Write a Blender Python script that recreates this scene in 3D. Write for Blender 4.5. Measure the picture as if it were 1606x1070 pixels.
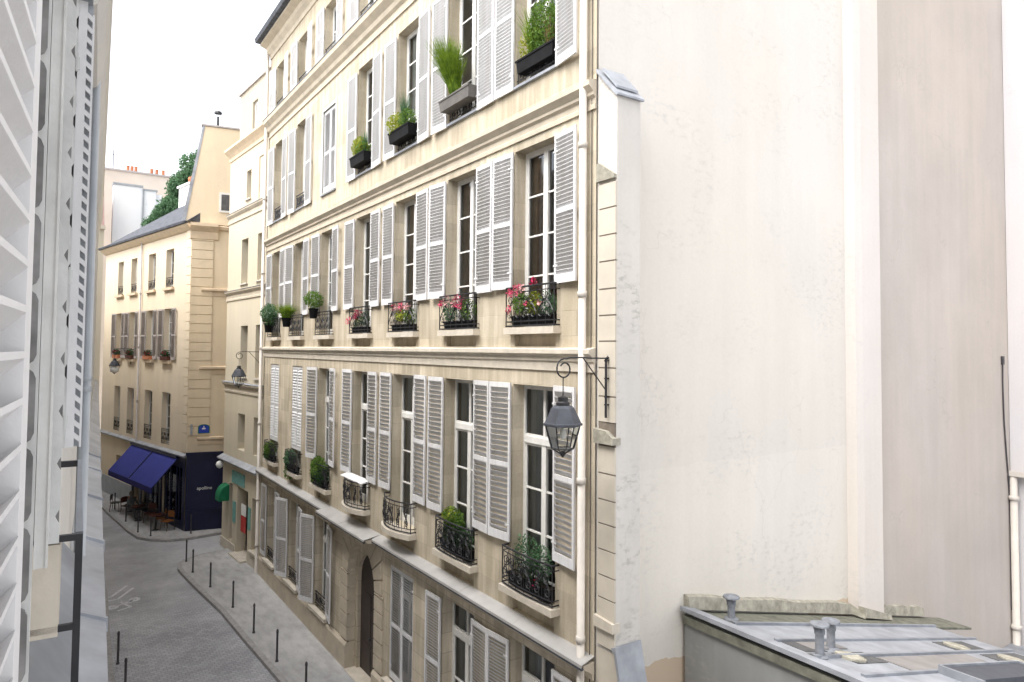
import bpy, math, random
from mathutils import Matrix, Vector
R = math.radians
S = bpy.context.scene
for o in list(bpy.data.objects): bpy.data.objects.remove(o)

# ---------------------------------------------------------------- camera
cam = bpy.data.cameras.new('camera'); camo = bpy.data.objects.new('camera', cam)
S.collection.objects.link(camo); S.camera = camo
yaw, pitch, roll = R(33.9126), R(2.1959), R(0.50736)
fw = Vector((math.sin(yaw)*math.cos(pitch), math.cos(yaw)*math.cos(pitch), math.sin(pitch)))
rt = Vector((math.cos(yaw), -math.sin(yaw), 0)); up = rt.cross(fw)
r2 = math.cos(roll)*rt + math.sin(roll)*up; u2 = -math.sin(roll)*rt + math.cos(roll)*up
m = Matrix((r2, u2, -fw)).transposed().to_4x4(); m.translation = Vector((0, 0, 9.0))
camo.matrix_world = m
cam.sensor_width = 36; cam.lens = 1073.62/1606*36; cam.shift_y = -(535-508.18)/1606
cam.clip_start = 0.05; cam.clip_end = 2000

# ---------------------------------------------------------------- world, sun, exposure
SUN_EL, SUN_AZ = 58, 272        # azimuth clockwise from +Y
w = bpy.data.worlds.new('World'); S.world = w; w.use_nodes = True
nt = w.node_tree; bg = nt.nodes['Background']
sky = nt.nodes.new('ShaderNodeTexSky'); sky.sky_type = 'NISHITA'; sky.sun_disc = False
sky.sun_elevation = R(SUN_EL); sky.sun_rotation = R(SUN_AZ); sky.dust_density = 4; sky.air_density = 1.0
hs = nt.nodes.new('ShaderNodeHueSaturation'); hs.inputs['Saturation'].default_value = 0.22
nt.links.new(sky.outputs[0], hs.inputs['Color']); nt.links.new(hs.outputs[0], bg.inputs[0])
bg.inputs[1].default_value = 0.15
sl = bpy.data.lights.new('sun', 'SUN'); sl.energy = 0.6; sl.angle = R(40); sl.color = (1, 0.95, 0.88)
so = bpy.data.objects.new('sun', sl); S.collection.objects.link(so)
d = Vector((math.sin(R(SUN_AZ))*math.cos(R(SUN_EL)), math.cos(R(SUN_AZ))*math.cos(R(SUN_EL)), math.sin(R(SUN_EL))))
so.rotation_euler = d.to_track_quat('Z', 'Y').to_euler()
S.view_settings.view_transform = 'Standard'; S.view_settings.look = 'None'; S.view_settings.gamma = 1
S.view_settings.exposure = 1.8

# ---------------------------------------------------------------- helpers
C = S.collection
class MB:
    def __init__(s): s.v = []; s.f = []
    def add(s, vs, fs):
        b = len(s.v); s.v += [tuple(p) for p in vs]; s.f += [tuple(b+i for i in f) for f in fs]; return s
    def box(s, x0, x1, y0, y1, z0, z1):
        return s.add([(x0,y0,z0),(x1,y0,z0),(x1,y1,z0),(x0,y1,z0),(x0,y0,z1),(x1,y0,z1),(x1,y1,z1),(x0,y1,z1)],
                     [(0,3,2,1),(4,5,6,7),(0,1,5,4),(1,2,6,5),(2,3,7,6),(3,0,4,7)])
    def quad(s, a, b, c, d): return s.add([a,b,c,d], [(0,1,2,3)])
    def prism(s, pts, axis, a, b):
        # pts polygon in the two other axes, extruded along axis from a to b
        def mk(p, t):
            return {'x': (t, p[0], p[1]), 'y': (p[0], t, p[1]), 'z': (p[0], p[1], t)}[axis]
        n = len(pts)
        return s.add([mk(p, a) for p in pts]+[mk(p, b) for p in pts],
                     [tuple(range(n))[::-1], tuple(range(n, 2*n))]+[(i, (i+1) % n, n+(i+1) % n, n+i) for i in range(n)])
    def tube(s, pts, r, n=6, r1=None, cap=True):
        pts = [Vector(p) for p in pts]; rings = []; k = len(pts)
        for i, p in enumerate(pts):
            t = (pts[min(i+1, k-1)]-pts[max(i-1, 0)]).normalized()
            a = t.cross(Vector((0, 0, 1)) if abs(t.z) < .9 else Vector((1, 0, 0))).normalized(); b = t.cross(a)
            rr = r if r1 is None else r+(r1-r)*i/(k-1)
            rings += [p+a*rr*math.cos(2*math.pi*j/n)+b*rr*math.sin(2*math.pi*j/n) for j in range(n)]
        fs = [(i*n+j, i*n+(j+1) % n, (i+1)*n+(j+1) % n, (i+1)*n+j) for i in range(k-1) for j in range(n)]
        if cap: fs += [tuple(range(n)), tuple(range((k-1)*n, k*n))]
        return s.add(rings, fs)
    def lathe(s, prof, n=12, cx=0, cy=0, rot=0):
        vs = [(cx+r*math.cos(2*math.pi*j/n+rot), cy+r*math.sin(2*math.pi*j/n+rot), z) for r, z in prof for j in range(n)]
        fs = [(i*n+j, i*n+(j+1) % n, (i+1)*n+(j+1) % n, (i+1)*n+j) for i in range(len(prof)-1) for j in range(n)]
        return s.add(vs, fs+[tuple(range(n)), tuple(range((len(prof)-1)*n, len(prof)*n))])
    def xf(s, M):
        s.v = [tuple(M @ Vector(p)) for p in s.v]; return s
    def mesh(s, name, mat):
        me = bpy.data.meshes.new(name); me.from_pydata(s.v, [], s.f); me.materials.append(mat); me.update(); return me
def ob(name, mesh, parent=None, loc=(0,0,0), rz=0):
    o = bpy.data.objects.new(name, mesh); C.objects.link(o); o.parent = parent
    o.location = loc; o.rotation_euler = (0, 0, rz); return o
def part(name, mb, mat, parent=None, loc=(0,0,0), rz=0): return ob(name, mb.mesh(name, mat), parent, loc, rz)
def tag(o, label, cat, group=None):
    o['label'] = label; o['category'] = cat
    if group: o['group'] = group
    return o
def thing(name, label, cat, loc=(0,0,0), rz=0, group=None): return tag(ob(name, None, None, loc, rz), label, cat, group)
def struct(o): o['kind'] = 'structure'; return o
def smooth(o):
    for p in o.data.polygons: p.use_smooth = True
    return o

# ---------------------------------------------------------------- materials
class NB:
    def __init__(s, name):
        s.m = bpy.data.materials.new(name); s.m.use_nodes = True; s.t = s.m.node_tree
        s.p = s.t.nodes['Principled BSDF']; s.out = s.t.nodes['Material Output']
        s.tc = s.t.nodes.new('ShaderNodeTexCoord')
    def n(s, k, **kw):
        x = s.t.nodes.new(k)
        for a, b in kw.items(): setattr(x, a, b)
        return x
    def l(s, a, b): s.t.links.new(a, b)
    def map(s, scale=(1,1,1), src=None):
        x = s.n('ShaderNodeMapping'); x.inputs['Scale'].default_value = scale; s.l(src or s.tc.outputs['Object'], x.inputs[0]); return x.outputs[0]
    def noise(s, scale, vec=None, detail=4, rough=.6):
        x = s.n('ShaderNodeTexNoise'); x.inputs['Scale'].default_value = scale; x.inputs['Detail'].default_value = detail
        x.inputs['Roughness'].default_value = rough; s.l(vec or s.tc.outputs['Object'], x.inputs['Vector']); return x.outputs[0]
    def ramp(s, fac, stops):
        x = s.n('ShaderNodeValToRGB'); e = x.color_ramp.elements
        while len(e) < len(stops): e.new(.5)
        for i, (p, c) in enumerate(stops):
            e[i].position = p; e[i].color = (*((c,)*3 if not isinstance(c, tuple) else c), 1)
        s.l(fac, x.inputs[0]); return x.outputs[0]
    def mix(s, a, b, fac, mode='MIX'):
        x = s.n('ShaderNodeMix', data_type='RGBA', blend_type=mode)
        for sock, v in ((x.inputs[0], fac), (x.inputs[6], a), (x.inputs[7], b)):
            if hasattr(v, 'links') or hasattr(v, 'is_output'): s.l(v, sock)
            elif isinstance(v, tuple): sock.default_value = (*v, 1)
            else: sock.default_value = v
        return x.outputs[2]
    def bump(s, h, strength=.3, dist=.02):
        x = s.n('ShaderNodeBump'); x.inputs['Strength'].default_value = strength; x.inputs['Distance'].default_value = dist
        s.l(h, x.inputs['Height']); s.l(x.outputs[0], s.p.inputs['Normal']); return x
    def col(s, c): 
        if isinstance(c, tuple): s.p.inputs['Base Color'].default_value = (*c, 1)
        else: s.l(c, s.p.inputs['Base Color'])
        return s
    def rough(s, r, metal=0, spec=.3):
        s.p.inputs['Roughness'].default_value = r; s.p.inputs['Metallic'].default_value = metal; s.p.inputs['Specular IOR Level'].default_value = spec; return s
def vary(name, base, amt=.15, scale=3, rough=.8, metal=0, bump=0, bscale=30, spec=.3):
    b = NB(name); lo = tuple(c*(1-amt) for c in base); hi = tuple(min(1, c*(1+amt*.6)) for c in base)
    b.col(b.ramp(b.noise(scale), [(.3, lo), (.7, hi)])).rough(rough, metal, spec)
    if bump: b.bump(b.noise(bscale), bump, .01)
    return b.m
def stone(name, base, row=.42, width=.95, joint=.12, stain=.3, jc=(.55,.5,.42), jw=.008, plane='xz'):
    b = NB(name)
    sep = b.n('ShaderNodeSeparateXYZ'); b.l(b.tc.outputs['Object'], sep.inputs[0])
    cb = b.n('ShaderNodeCombineXYZ'); b.l(sep.outputs[0 if plane == 'xz' else 1], cb.inputs[0]); b.l(sep.outputs[2], cb.inputs[1])
    br = b.n('ShaderNodeTexBrick'); b.l(cb.outputs[0], br.inputs['Vector'])
    br.inputs['Scale'].default_value = 1; br.inputs['Brick Width'].default_value = width; br.inputs['Row Height'].default_value = row
    br.inputs['Mortar Size'].default_value = jw; br.inputs['Mortar Smooth'].default_value = .6
    br.inputs['Color1'].default_value = (*[c*.86 for c in base], 1); br.inputs['Color2'].default_value = (*[min(1, c*1.08) for c in base], 1)
    br.inputs['Mortar'].default_value = (*[c*(1-joint) for c in base], 1)
    n1 = b.ramp(b.noise(.7, detail=6), [(.3, (.80,.77,.72)), (.7, (1.10,1.10,1.09))])
    c = b.mix(br.outputs['Color'], n1, .9, 'MULTIPLY')
    st = b.ramp(b.noise(1, b.map((5, 5, .45)), detail=5), [(.42, (1-stain,1-stain*1.05,1-stain*1.2)), (.62, (1,1,1))])
    c = b.mix(c, st, .55, 'MULTIPLY')
    fine = b.ramp(b.noise(28, detail=5), [(.3, .9), (.7, 1.06)])
    c = b.mix(c, fine, .8, 'MULTIPLY')
    b.col(c).rough(.9, 0, .2)
    h = b.mix(br.outputs['Fac'], b.noise(40, detail=5), .35)
    x = b.bump(h, .35, .01); x.invert = True
    return b.m
def render_wall(name, base, tone=.08, spots=.35, spot_c=(.42,.40,.37), zsplit=None, below=None, warm=(1.02,.99,.95)):
    b = NB(name)
    big = b.ramp(b.noise(.35, detail=5), [(.3, tuple(c*(1-tone) for c in base)), (.7, tuple(min(1, c*(1+tone*.4)) for c in base))])
    streak = b.ramp(b.noise(1, b.map((2.2, 2.2, .18)), detail=5), [(.35, (1-tone*1.1,)*3), (.65, (1,1,1))])
    c = b.mix(big, streak, .6, 'MULTIPLY')
    tint = b.ramp(b.noise(.22, b.map((1, 1, .6)), detail=2), [(.4, (1, .985, .955)), (.6, (.985, .985, 1))])
    c = b.mix(c, tint, .8, 'MULTIPLY')
    # smudges: fine noise gated by a large one
    g = b.ramp(b.noise(.55, b.map((1,1,1.5)), detail=3), [(.48, 0.0), (.62, 1.0)])
    s2 = b.ramp(b.noise(5, b.map((1,1,2.2)), detail=6, rough=.7), [(.50, 0.0), (.68, 1.0)])
    mul = b.n('ShaderNodeMath', operation='MULTIPLY'); b.l(g, mul.inputs[0]); b.l(s2, mul.inputs[1])
    m2 = b.n('ShaderNodeMath', operation='MULTIPLY'); b.l(mul.outputs[0], m2.inputs[0]); m2.inputs[1].default_value = spots
    c = b.mix(c, spot_c, m2.outputs[0])
    # hair cracks
    vo = b.n('ShaderNodeTexVoronoi', feature='DISTANCE_TO_EDGE'); vo.inputs['Scale'].default_value = .32
    mp = b.map((1, 1, 1)); nz = b.n('ShaderNodeTexNoise'); nz.inputs['Scale'].default_value = 1.6; nz.inputs['Detail'].default_value = 6; b.l(mp, nz.inputs['Vector'])
    av = b.n('ShaderNodeVectorMath', operation='MULTIPLY_ADD'); b.l(nz.outputs['Color'], av.inputs[0]); av.inputs[1].default_value = (1.4,1.4,1.4); b.l(mp, av.inputs[2])
    b.l(av.outputs[0], vo.inputs['Vector'])
    ck = b.ramp(vo.outputs[0], [(.0, .82), (.006, 1.0)])
    gate = b.ramp(b.noise(.6, detail=2), [(.5, 0.0), (.6, 1.0)])
    c = b.mix(c, b.mix(c, ck, .6, 'MULTIPLY'), gate)
    fine = b.ramp(b.noise(18, detail=6), [(.3, .96), (.7, 1.02)]); c = b.mix(c, fine, .7, 'MULTIPLY')
    if zsplit is not None:
        sp2 = b.n('ShaderNodeSeparateXYZ'); b.l(b.tc.outputs['Object'], sp2.inputs[0]); a2 = b.n('ShaderNodeMath', operation='MULTIPLY_ADD'); b.l(b.noise(1.5, detail=4), a2.inputs[0]); a2.inputs[1].default_value = .25; b.l(sp2.outputs[2], a2.inputs[2])
        g2 = b.n('ShaderNodeMath', operation='GREATER_THAN'); b.l(a2.outputs[0], g2.inputs[0]); g2.inputs[1].default_value = 7.16; c = b.mix(c, b.mix(c, (.965,.965,.97), 1.0, 'MULTIPLY'), g2.outputs[0])
        sep = b.n('ShaderNodeSeparateXYZ'); b.l(b.tc.outputs['Object'], sep.inputs[0])
        ad = b.n('ShaderNodeMath', operation='MULTIPLY_ADD'); b.l(b.noise(1.2, detail=5), ad.inputs[0]); ad.inputs[1].default_value = .5; b.l(sep.outputs[2], ad.inputs[2])
        lt = b.n('ShaderNodeMath', operation='LESS_THAN'); b.l(ad.outputs[0], lt.inputs[0]); lt.inputs[1].default_value = zsplit+.25
        c = b.mix(c, below, lt.outputs[0])
    b.col(c).rough(.92, 0, .15); b.bump(b.noise(9, detail=7), .12, .02)
    return b.m
M = {}
M['stone'] = stone('facade_limestone', (.60,.535,.43), stain=.38)
M['stone_low'] = stone('ground_floor_limestone', (.64,.575,.475), joint=.3, stain=.4, jw=.012)
M['mould'] = vary('moulding_stone', (.52,.455,.36), .16, 2.5, .9, bump=.2)
M['white_stone'] = vary('pale_sill_stone', (.58,.525,.44), .15, 4, .9, bump=.2)
M['quoin'] = vary('quoin_stone', (.55,.50,.42), .12, 2, .9, bump=.15)
M['joint'] = vary('dark_joint', (.20,.17,.14), .3, 5, .95)
M['render'] = render_wall('white_render', (.69,.655,.60), .05, .42, zsplit=3.85, below=(.55,.44,.33))
M['render_flue'] = render_wall('pale_render_flue', (.67,.625,.58), .05, .2)
M['render_grey'] = render_wall('pinkish_grey_render', (.50,.452,.412), .10, .3)  # darker, greyer tone than the white party wall
M['render_dirty'] = render_wall('weathered_render', (.62,.595,.56), .12, .9, spot_c=(.30,.29,.26))
M['render_right'] = render_wall('lavender_white_render', (.60,.58,.585), .04, .1)
M['render_low'] = render_wall('dark_grey_render', (.27,.275,.265), .2, .4)  # dark greenish grey tone of the low building's walls
M['cream'] = render_wall('cream_render', (.58,.52,.405), .07, .15)
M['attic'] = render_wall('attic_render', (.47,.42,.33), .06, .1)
M['yellow'] = render_wall('ochre_render', (.74,.62,.45), .09, .2)
M['yellow_front'] = render_wall('pale_ochre_render', (.76,.66,.51), .08, .2)
M['yellow_trim'] = vary('ochre_trim', (.66,.53,.38), .12, 3, .9)
M['own_wall'] = render_wall('own_wall_paint', (.62,.60,.56), .1, .3)
M['far_wall'] = render_wall('far_white_wall', (.86,.86,.87), .03, .1)
M['far_beige'] = vary('far_beige_wall', (.66,.58,.50), .1, .5, .9)
def aged_paint(name, base, dirt=.22):
    b = NB(name); oi = b.n('ShaderNodeObjectInfo')
    c = b.ramp(b.noise(3, detail=5), [(.3, tuple(q*.93 for q in base)), (.7, base)])
    st = b.ramp(b.noise(1, b.map((14, 14, .9)), detail=5), [(.38, (1-dirt,1-dirt*1.05,1-dirt*1.2)), (.56, (1,1,1))]); c = b.mix(c, st, .55, 'MULTIPLY')
    ch = b.ramp(b.noise(26, detail=5), [(.30, (.74,.71,.66)), (.36, (1,1,1))]); c = b.mix(c, ch, .6, 'MULTIPLY')
    c = b.mix(c, b.ramp(oi.outputs['Random'], [(0, (.90,.895,.88)), (1, (1,1,1.0))]), 1.0, 'MULTIPLY')
    b.col(c).rough(.6, 0, .3); b.bump(b.noise(60), .08, .005); return b.m
M['white'] = aged_paint('white_shutter_paint', (.73,.73,.745))
M['frame'] = vary('window_white_paint', (.70,.69,.66), .08, 5, .5)
M['old_white'] = vary('weathered_white_paint', (.62,.62,.60), .16, 7, .6, bump=.15, bscale=60)
M['near_white'] = vary('near_shutter_paint', (.74,.73,.73), .06, 6, .5, bump=.08, bscale=80)
M['taupe'] = vary('taupe_shutter_paint', (.42,.385,.37), .12, 3, .7)
M['zinc'] = vary('zinc_sheet', (.26,.275,.30), .3, 2.5, .55, .2, bump=.06, bscale=8, spec=.5)
M['zinc_w'] = vary('pale_zinc_sheet', (.33,.345,.375), .3, 2.2, .5, .2, bump=.06, bscale=6, spec=.5)
M['zinc_brown'] = vary('weathered_zinc_sheet', (.25,.235,.225), .2, 2.5, .6, .1)
M['zinc_l'] = vary('warm_zinc_ledge', (.43,.42,.405), .2, 1.2, .5, .15, bump=.1, bscale=7)
M['zinc_m'] = vary('dull_galvanised_metal', (.20,.21,.23), .3, 9, .75, .0, bump=.1)
M['gap_grey'] = vary('dark_gap_grey', (.23,.225,.22), .5, 9, .9)  # dark grey for the plates between folded shutter leaves
M['slate'] = vary('slate', (.085,.09,.105), .5, 4, .7, bump=.3, bscale=12, spec=.15)
M['iron'] = vary('black_iron', (.022,.022,.025), .3, 6, .5, 0, spec=.4)
M['bollard'] = vary('dark_bollard_paint', (.06,.055,.06), .3, 5, .45)
M['lantern'] = vary('grey_lantern_metal', (.07,.075,.09), .25, 5, .55, .1)
M['pipe'] = vary('cream_pipe_paint', (.54,.50,.45), .1, 2, .6)
M['grey_pipe'] = vary('grey_zinc_pipe', (.36,.38,.40), .15, 2, .5, .3)
M['tar'] = vary('tar_patch', (.10,.10,.10), .3, 6, .85)
M['moss'] = vary('mossy_cement', (.17,.17,.135), .4, 5, .95, bump=.4)
M['cement'] = vary('stained_cement', (.36,.34,.28), .4, 6, .95, bump=.4, bscale=15)
M['door'] = vary('dark_door_wood', (.055,.042,.038), .3, 3, .5)
M['navy'] = vary('navy_shop_paint', (.010,.013,.045), .2, 2, .35, spec=.3)
M['awning'] = vary('violet_blue_canvas', (.045,.055,.28), .12, 2, .9)
M['awning_d'] = vary('dark_blue_valance', (.03,.03,.16), .12, 2, .9)
M['green'] = vary('green_canvas', (.01,.16,.07), .2, 4, .7)
M['teal'] = vary('teal_sign_paint', (.16,.36,.33), .25, 6, .6)
M['red'] = vary('red_paint', (.45,.04,.035), .2, 4, .6)
M['redwood'] = vary('red_brown_wood', (.09,.03,.02), .3, 4, .5)
M['bluesign'] = vary('blue_enamel', (.02,.05,.38), .1, 4, .3)
M['paper'] = vary('white_paper', (.75,.75,.72), .05, 4, .7)
M['wood'] = vary('orange_rattan', (.26,.10,.03), .3, 9, .6)
M['terra'] = vary('terracotta', (.50,.19,.10), .2, 5, .8)
M['rooftile'] = vary('pink_brown_tiles', (.40,.26,.24), .2, 3, .85)
M['planter_g'] = vary('grey_planter', (.13,.12,.11), .2, 6, .8)
M['planter_b'] = vary('black_planter', (.012,.012,.013), .3, 6, .7, spec=.08)
M['soil'] = vary('soil', (.05,.035,.025), .3, 9, .95)
M['interior'] = vary('room_interior', (.34,.27,.20), .5, .8, .9)
M['bark'] = vary('bark', (.10,.08,.06), .3, 6, .9)
def leafmat(name, c1, c2, c3):
    b = NB(name)
    b.col(b.ramp(b.noise(9, detail=3), [(.32, c1), (.5, c2), (.68, c3)])).rough(.6, 0, .25)
    tr = b.n('ShaderNodeBsdfTranslucent'); tr.inputs[0].default_value = (*c3, 1)
    mx = b.n('ShaderNodeMixShader'); mx.inputs[0].default_value = .3
    b.l(b.p.outputs[0], mx.inputs[1]); b.l(tr.outputs[0], mx.inputs[2]); b.l(mx.outputs[0], b.out.inputs[0]); return b.m
M['leaf'] = leafmat('green_leaves', (.03,.065,.014), (.08,.16,.025), (.17,.28,.05))
M['leaf_y'] = leafmat('yellow_green_leaves', (.08,.11,.01), (.22,.27,.02), (.42,.44,.05))
M['leaf_d'] = leafmat('dark_green_leaves', (.01,.028,.010), (.025,.06,.02), (.05,.11,.04))
M['leaf_b'] = leafmat('blue_green_leaves', (.03,.07,.035), (.07,.15,.07), (.13,.24,.12))
M['grass'] = leafmat('fresh_grass_blades', (.03,.06,.008), (.11,.20,.015), (.26,.36,.03))
M['straw'] = leafmat('straw_stems', (.12,.09,.03), (.25,.18,.06), (.35,.27,.10))
M['pink'] = vary('pink_petals', (.75,.10,.20), .3, 20, .6)
M['magenta'] = vary('crimson_petals', (.42,.01,.07), .3, 20, .6)
M['palepink'] = vary('pale_pink_petals', (.80,.42,.42), .2, 20, .6)
def glassmat(name, tint, refl):
    b = NB(name); b.t.nodes.remove(b.p)
    t = b.n('ShaderNodeBsdfTransparent'); t.inputs[0].default_value = (*tint, 1)
    g = b.n('ShaderNodeBsdfGlossy'); g.inputs['Roughness'].default_value = .03; g.inputs[0].default_value = (.9,.95,1,1)
    lw = b.n('ShaderNodeLayerWeight'); lw.inputs[0].default_value = refl
    nz = b.n('ShaderNodeTexNoise'); nz.inputs['Scale'].default_value = 1.3; b.l(b.tc.outputs['Object'], nz.inputs['Vector'])
    bp = b.n('ShaderNodeBump'); bp.inputs['Strength'].default_value = .08; bp.inputs['Distance'].default_value = .05; b.l(nz.outputs[0], bp.inputs['Height']); b.l(bp.outputs[0], g.inputs['Normal'])
    mx = b.n('ShaderNodeMixShader'); b.l(lw.outputs['Fresnel'], mx.inputs[0]); b.l(t.outputs[0], mx.inputs[1]); b.l(g.outputs[0], mx.inputs[2])
    b.l(mx.outputs[0], b.out.inputs[0]); return b.m
M['glass'] = glassmat('window_glass', (.80,.83,.83), .42)
M['lglass'] = glassmat('lantern_glass', (.9,.9,.88), .2)
def curtainmat():
    b = NB('sheer_curtain'); b.col((.85,.85,.82)).rough(.9)
    t = b.n('ShaderNodeBsdfTransparent'); mx = b.n('ShaderNodeMixShader'); mx.inputs[0].default_value = .18
    b.l(b.p.outputs[0], mx.inputs[1]); b.l(t.outputs[0], mx.inputs[2]); b.l(mx.outputs[0], b.out.inputs[0]); return b.m
M['curtain'] = curtainmat()
M['curtain_br'] = vary('brown_drape', (.50,.32,.18), .25, 6, .9)
def roadmat():
    b = NB('cobbled_road')
    mp = b.map((1,1,1)); nz = b.n('ShaderNodeTexNoise'); nz.inputs['Scale'].default_value = .8; b.l(mp, nz.inputs['Vector'])
    av = b.n('ShaderNodeVectorMath', operation='MULTIPLY_ADD'); b.l(nz.outputs['Color'], av.inputs[0]); av.inputs[1].default_value = (.2,.2,0); b.l(mp, av.inputs[2])
    br = b.n('ShaderNodeTexBrick'); b.l(av.outputs[0], br.inputs['Vector'])
    for k, v in (('Scale', 1), ('Brick Width', .17), ('Row Height', .12), ('Mortar Size', .012), ('Mortar Smooth', .5)): br.inputs[k].default_value = v
    br.inputs['Color1'].default_value = (.36,.36,.375,1); br.inputs['Color2'].default_value = (.46,.46,.475,1); br.inputs['Mortar'].default_value = (.28,.28,.29,1)
    smoothc = b.ramp(b.noise(6, detail=6), [(.3, (.37,.37,.38)), (.7, (.45,.45,.46))])
    sep = b.n('ShaderNodeSeparateXYZ'); b.l(b.tc.outputs['Object'], sep.inputs[0])
    ad = b.n('ShaderNodeMath', operation='MULTIPLY_ADD'); b.l(b.noise(.5, detail=3), ad.inputs[0]); ad.inputs[1].default_value = 6; b.l(sep.outputs[1], ad.inputs[2])
    mr = b.n('ShaderNodeMapRange'); b.l(ad.outputs[0], mr.inputs[0]); mr.inputs[1].default_value = 27; mr.inputs[2].default_value = 34
    mr.inputs[4].default_value = .75
    c = b.mix(br.outputs['Color'], smoothc, mr.outputs[0])
    p = b.ramp(b.noise(.45, detail=5), [(.35, .78), (.65, 1.15)]); c = b.mix(c, p, 1.0, 'MULTIPLY')
    b.col(c).rough(.75, 0, .3); x = b.bump(br.outputs['Fac'], .5, .015); x.invert = True
    return b.m
M['road'] = roadmat()
def pavemat():
    b = NB('pavement_asphalt')
    c = b.ramp(b.noise(.5, b.map((1,.6,1)), detail=6), [(.3, (.34,.34,.335)), (.5, (.43,.425,.42)), (.7, (.50,.49,.48))])
    c = b.mix(c, b.ramp(b.noise(2.2, b.map((2,.7,1)), detail=6), [(.35, .8), (.6, 1.08)]), .8, 'MULTIPLY')
    c = b.mix(c, b.ramp(b.noise(45, detail=4), [(.3, .85), (.7, 1.1)]), .8, 'MULTIPLY')
    b.col(c).rough(.9, 0, .2); b.bump(b.noise(60), .2, .005); return b.m
M['pave'] = pavemat()
M['kerb'] = vary('granite_kerb', (.36,.35,.34), .25, 7, .8, bump=.2)
M['paint'] = vary('worn_road_paint', (.62,.62,.64), .2, 12, .8)

# ---------------------------------------------------------------- ground
def poly(name, pts, z, mat, z0=None):
    mb = MB()
    if z0 is None: mb.add([(x, y, z) for x, y in pts], [tuple(range(len(pts)))])
    else: mb.prism(pts, 'z', z0, z)
    return struct(part(name, mb, mat))
poly('ground', [(-900,-900),(900,-900),(900,900),(-900,900)], -.03, M['pave'])
road = poly('road', [(-8,-20),(7.2,-20),(14,31),(40,30),(40,37),(9,37),(3,70),(-40,90),(-40,60)], 0, M['road'])
kerb_main = [(5.9,-10),(5.62,6),(5.45,13),(5.33,18.84),(5.24,20.46),(5.13,22.34),(5.0,25.0),(4.72,27.58),(4.52,29.84),(4.47,30.6),(4.56,31.25),(4.85,31.75),(5.5,32.15),(6.8,32.5),(14,33)]
def kerb_strip(name, pts, side, z, inner, wdt=.16):
    # kerb stones along the line plus the pavement inside it
    n = len(pts); off = []
    for i in range(n):
        a = Vector(pts[max(i-1,0)]); b = Vector(pts[min(i+1,n-1)]); t = (b-a).normalized(); nn = Vector((t.y, -t.x))*side
        off.append((pts[i][0]+nn.x*wdt, pts[i][1]+nn.y*wdt))
    mb = MB()
    for i in range(n-1):
        q = [pts[i], pts[i+1], off[i+1], off[i]]
        if side < 0: q = q[::-1]
        mb.prism(q, 'z', -.02, z)
    k = struct(part('kerb', mb, M['kerb']))
    poly(name, off+inner, z+.004, M['pave'], -.02)
kerb_strip('pavement', kerb_main, 1, .12, [(14,-10)])
kerb_far = [(16,36.6),(7.3,35.45),(5.6,35.2),(4.7,35.35),(4.1,35.85),(3.61,36.57),(3.3,38.2),(3.12,39.8),(2.8,42.33),(2.35,47),(1.2,55)]
kerb_strip('pavement', kerb_far, 1, .12, [(16,55)])
kerb_left = [(1.2,-10),(1.5,10),(1.66,21.2),(1.75,24.5),(1.95,29),(1.7,38),(.4,50)]
kerb_strip('pavement', kerb_left, -1, .12, [(-6,50),(-6,-10)])
# bicycle marking and chevrons on the road
mk = MB()
def stroke(pts, wd=.05, z=.006):
    for a, b in zip(pts, pts[1:]):
        a = Vector(a); b = Vector(b); t = (b-a).normalized(); nn = Vector((-t.y, t.x))*wd; a = a-t*wd*.4; b = b+t*wd*.4
        mk.add([(a.x+nn.x,a.y+nn.y,z),(b.x+nn.x,b.y+nn.y,z),(b.x-nn.x,b.y-nn.y,z),(a.x-nn.x,a.y-nn.y,z)], [(0,1,2,3)])
def ring(cx, cy, r, z=.006):
    N = 16
    mk.add([(cx+r*math.cos(6.2832*i/N)*q, cy+r*1.15*math.sin(6.2832*i/N)*q, z) for q in (1,.35) for i in range(N)], [(i,(i+1)%N,N+(i+1)%N,N+i) for i in range(N)])
stroke([(1.6,28.7),(2.05,28.75),(2.62,29.75)]); stroke([(1.7,28.3),(2.22,28.35),(2.8,29.35)])
ring(2.02,27.55,.19); ring(2.72,28.0,.19)
stroke([(2.02,27.55),(2.35,27.75),(2.55,27.3),(2.15,27.1)], .045); stroke([(2.35,27.75),(2.72,28.0)], .045); stroke([(2.3,27.95),(2.35,27.75),(2.6,27.7)], .035, .009)
part('bicycle_marking', mk, M['paint'], road)

# ---------------------------------------------------------------- facade kit (local frame: x along the facade, y outwards, z up)
def wall(u0, u1, z0, z1, holes, depth=.32):
    mb = MB()
    us = sorted({u0, u1}|{h[0] for h in holes}|{h[1] for h in holes}); zs = sorted({z0, z1}|{h[2] for h in holes}|{h[3] for h in holes})
    us = [u for u in us if u0 <= u <= u1]; zs = [z for z in zs if z0 <= z <= z1]
    for a, b in zip(us, us[1:]):
        for c, e in zip(zs, zs[1:]):
            mu, mz = (a+b)/2, (c+e)/2
            if not any(h[0] < mu < h[1] and h[2] < mz < h[3] for h in holes):
                mb.quad((b,0,c),(a,0,c),(a,0,e),(b,0,e))
    for h in holes:
        a, b, c, e = h[:4]; dd = h[4] if len(h) > 4 else depth
        for q in (((a,0,c),(a,0,e),(a,-dd,e),(a,-dd,c)), ((b,0,c),(b,-dd,c),(b,-dd,e),(b,0,e)), ((a,0,e),(b,0,e),(b,-dd,e),(a,-dd,e)), ((a,0,c),(a,-dd,c),(b,-dd,c),(b,0,c))): mb.quad(*q)
        if len(h) > 5 and h[5]: mb.quad((b,-dd,c),(a,-dd,c),(a,-dd,e),(b,-dd,e))
    return mb
def mould(u0, u1, prof): return MB().prism([(v, z) for v, z in prof], 'x', u0, u1)
_c = {}
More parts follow.
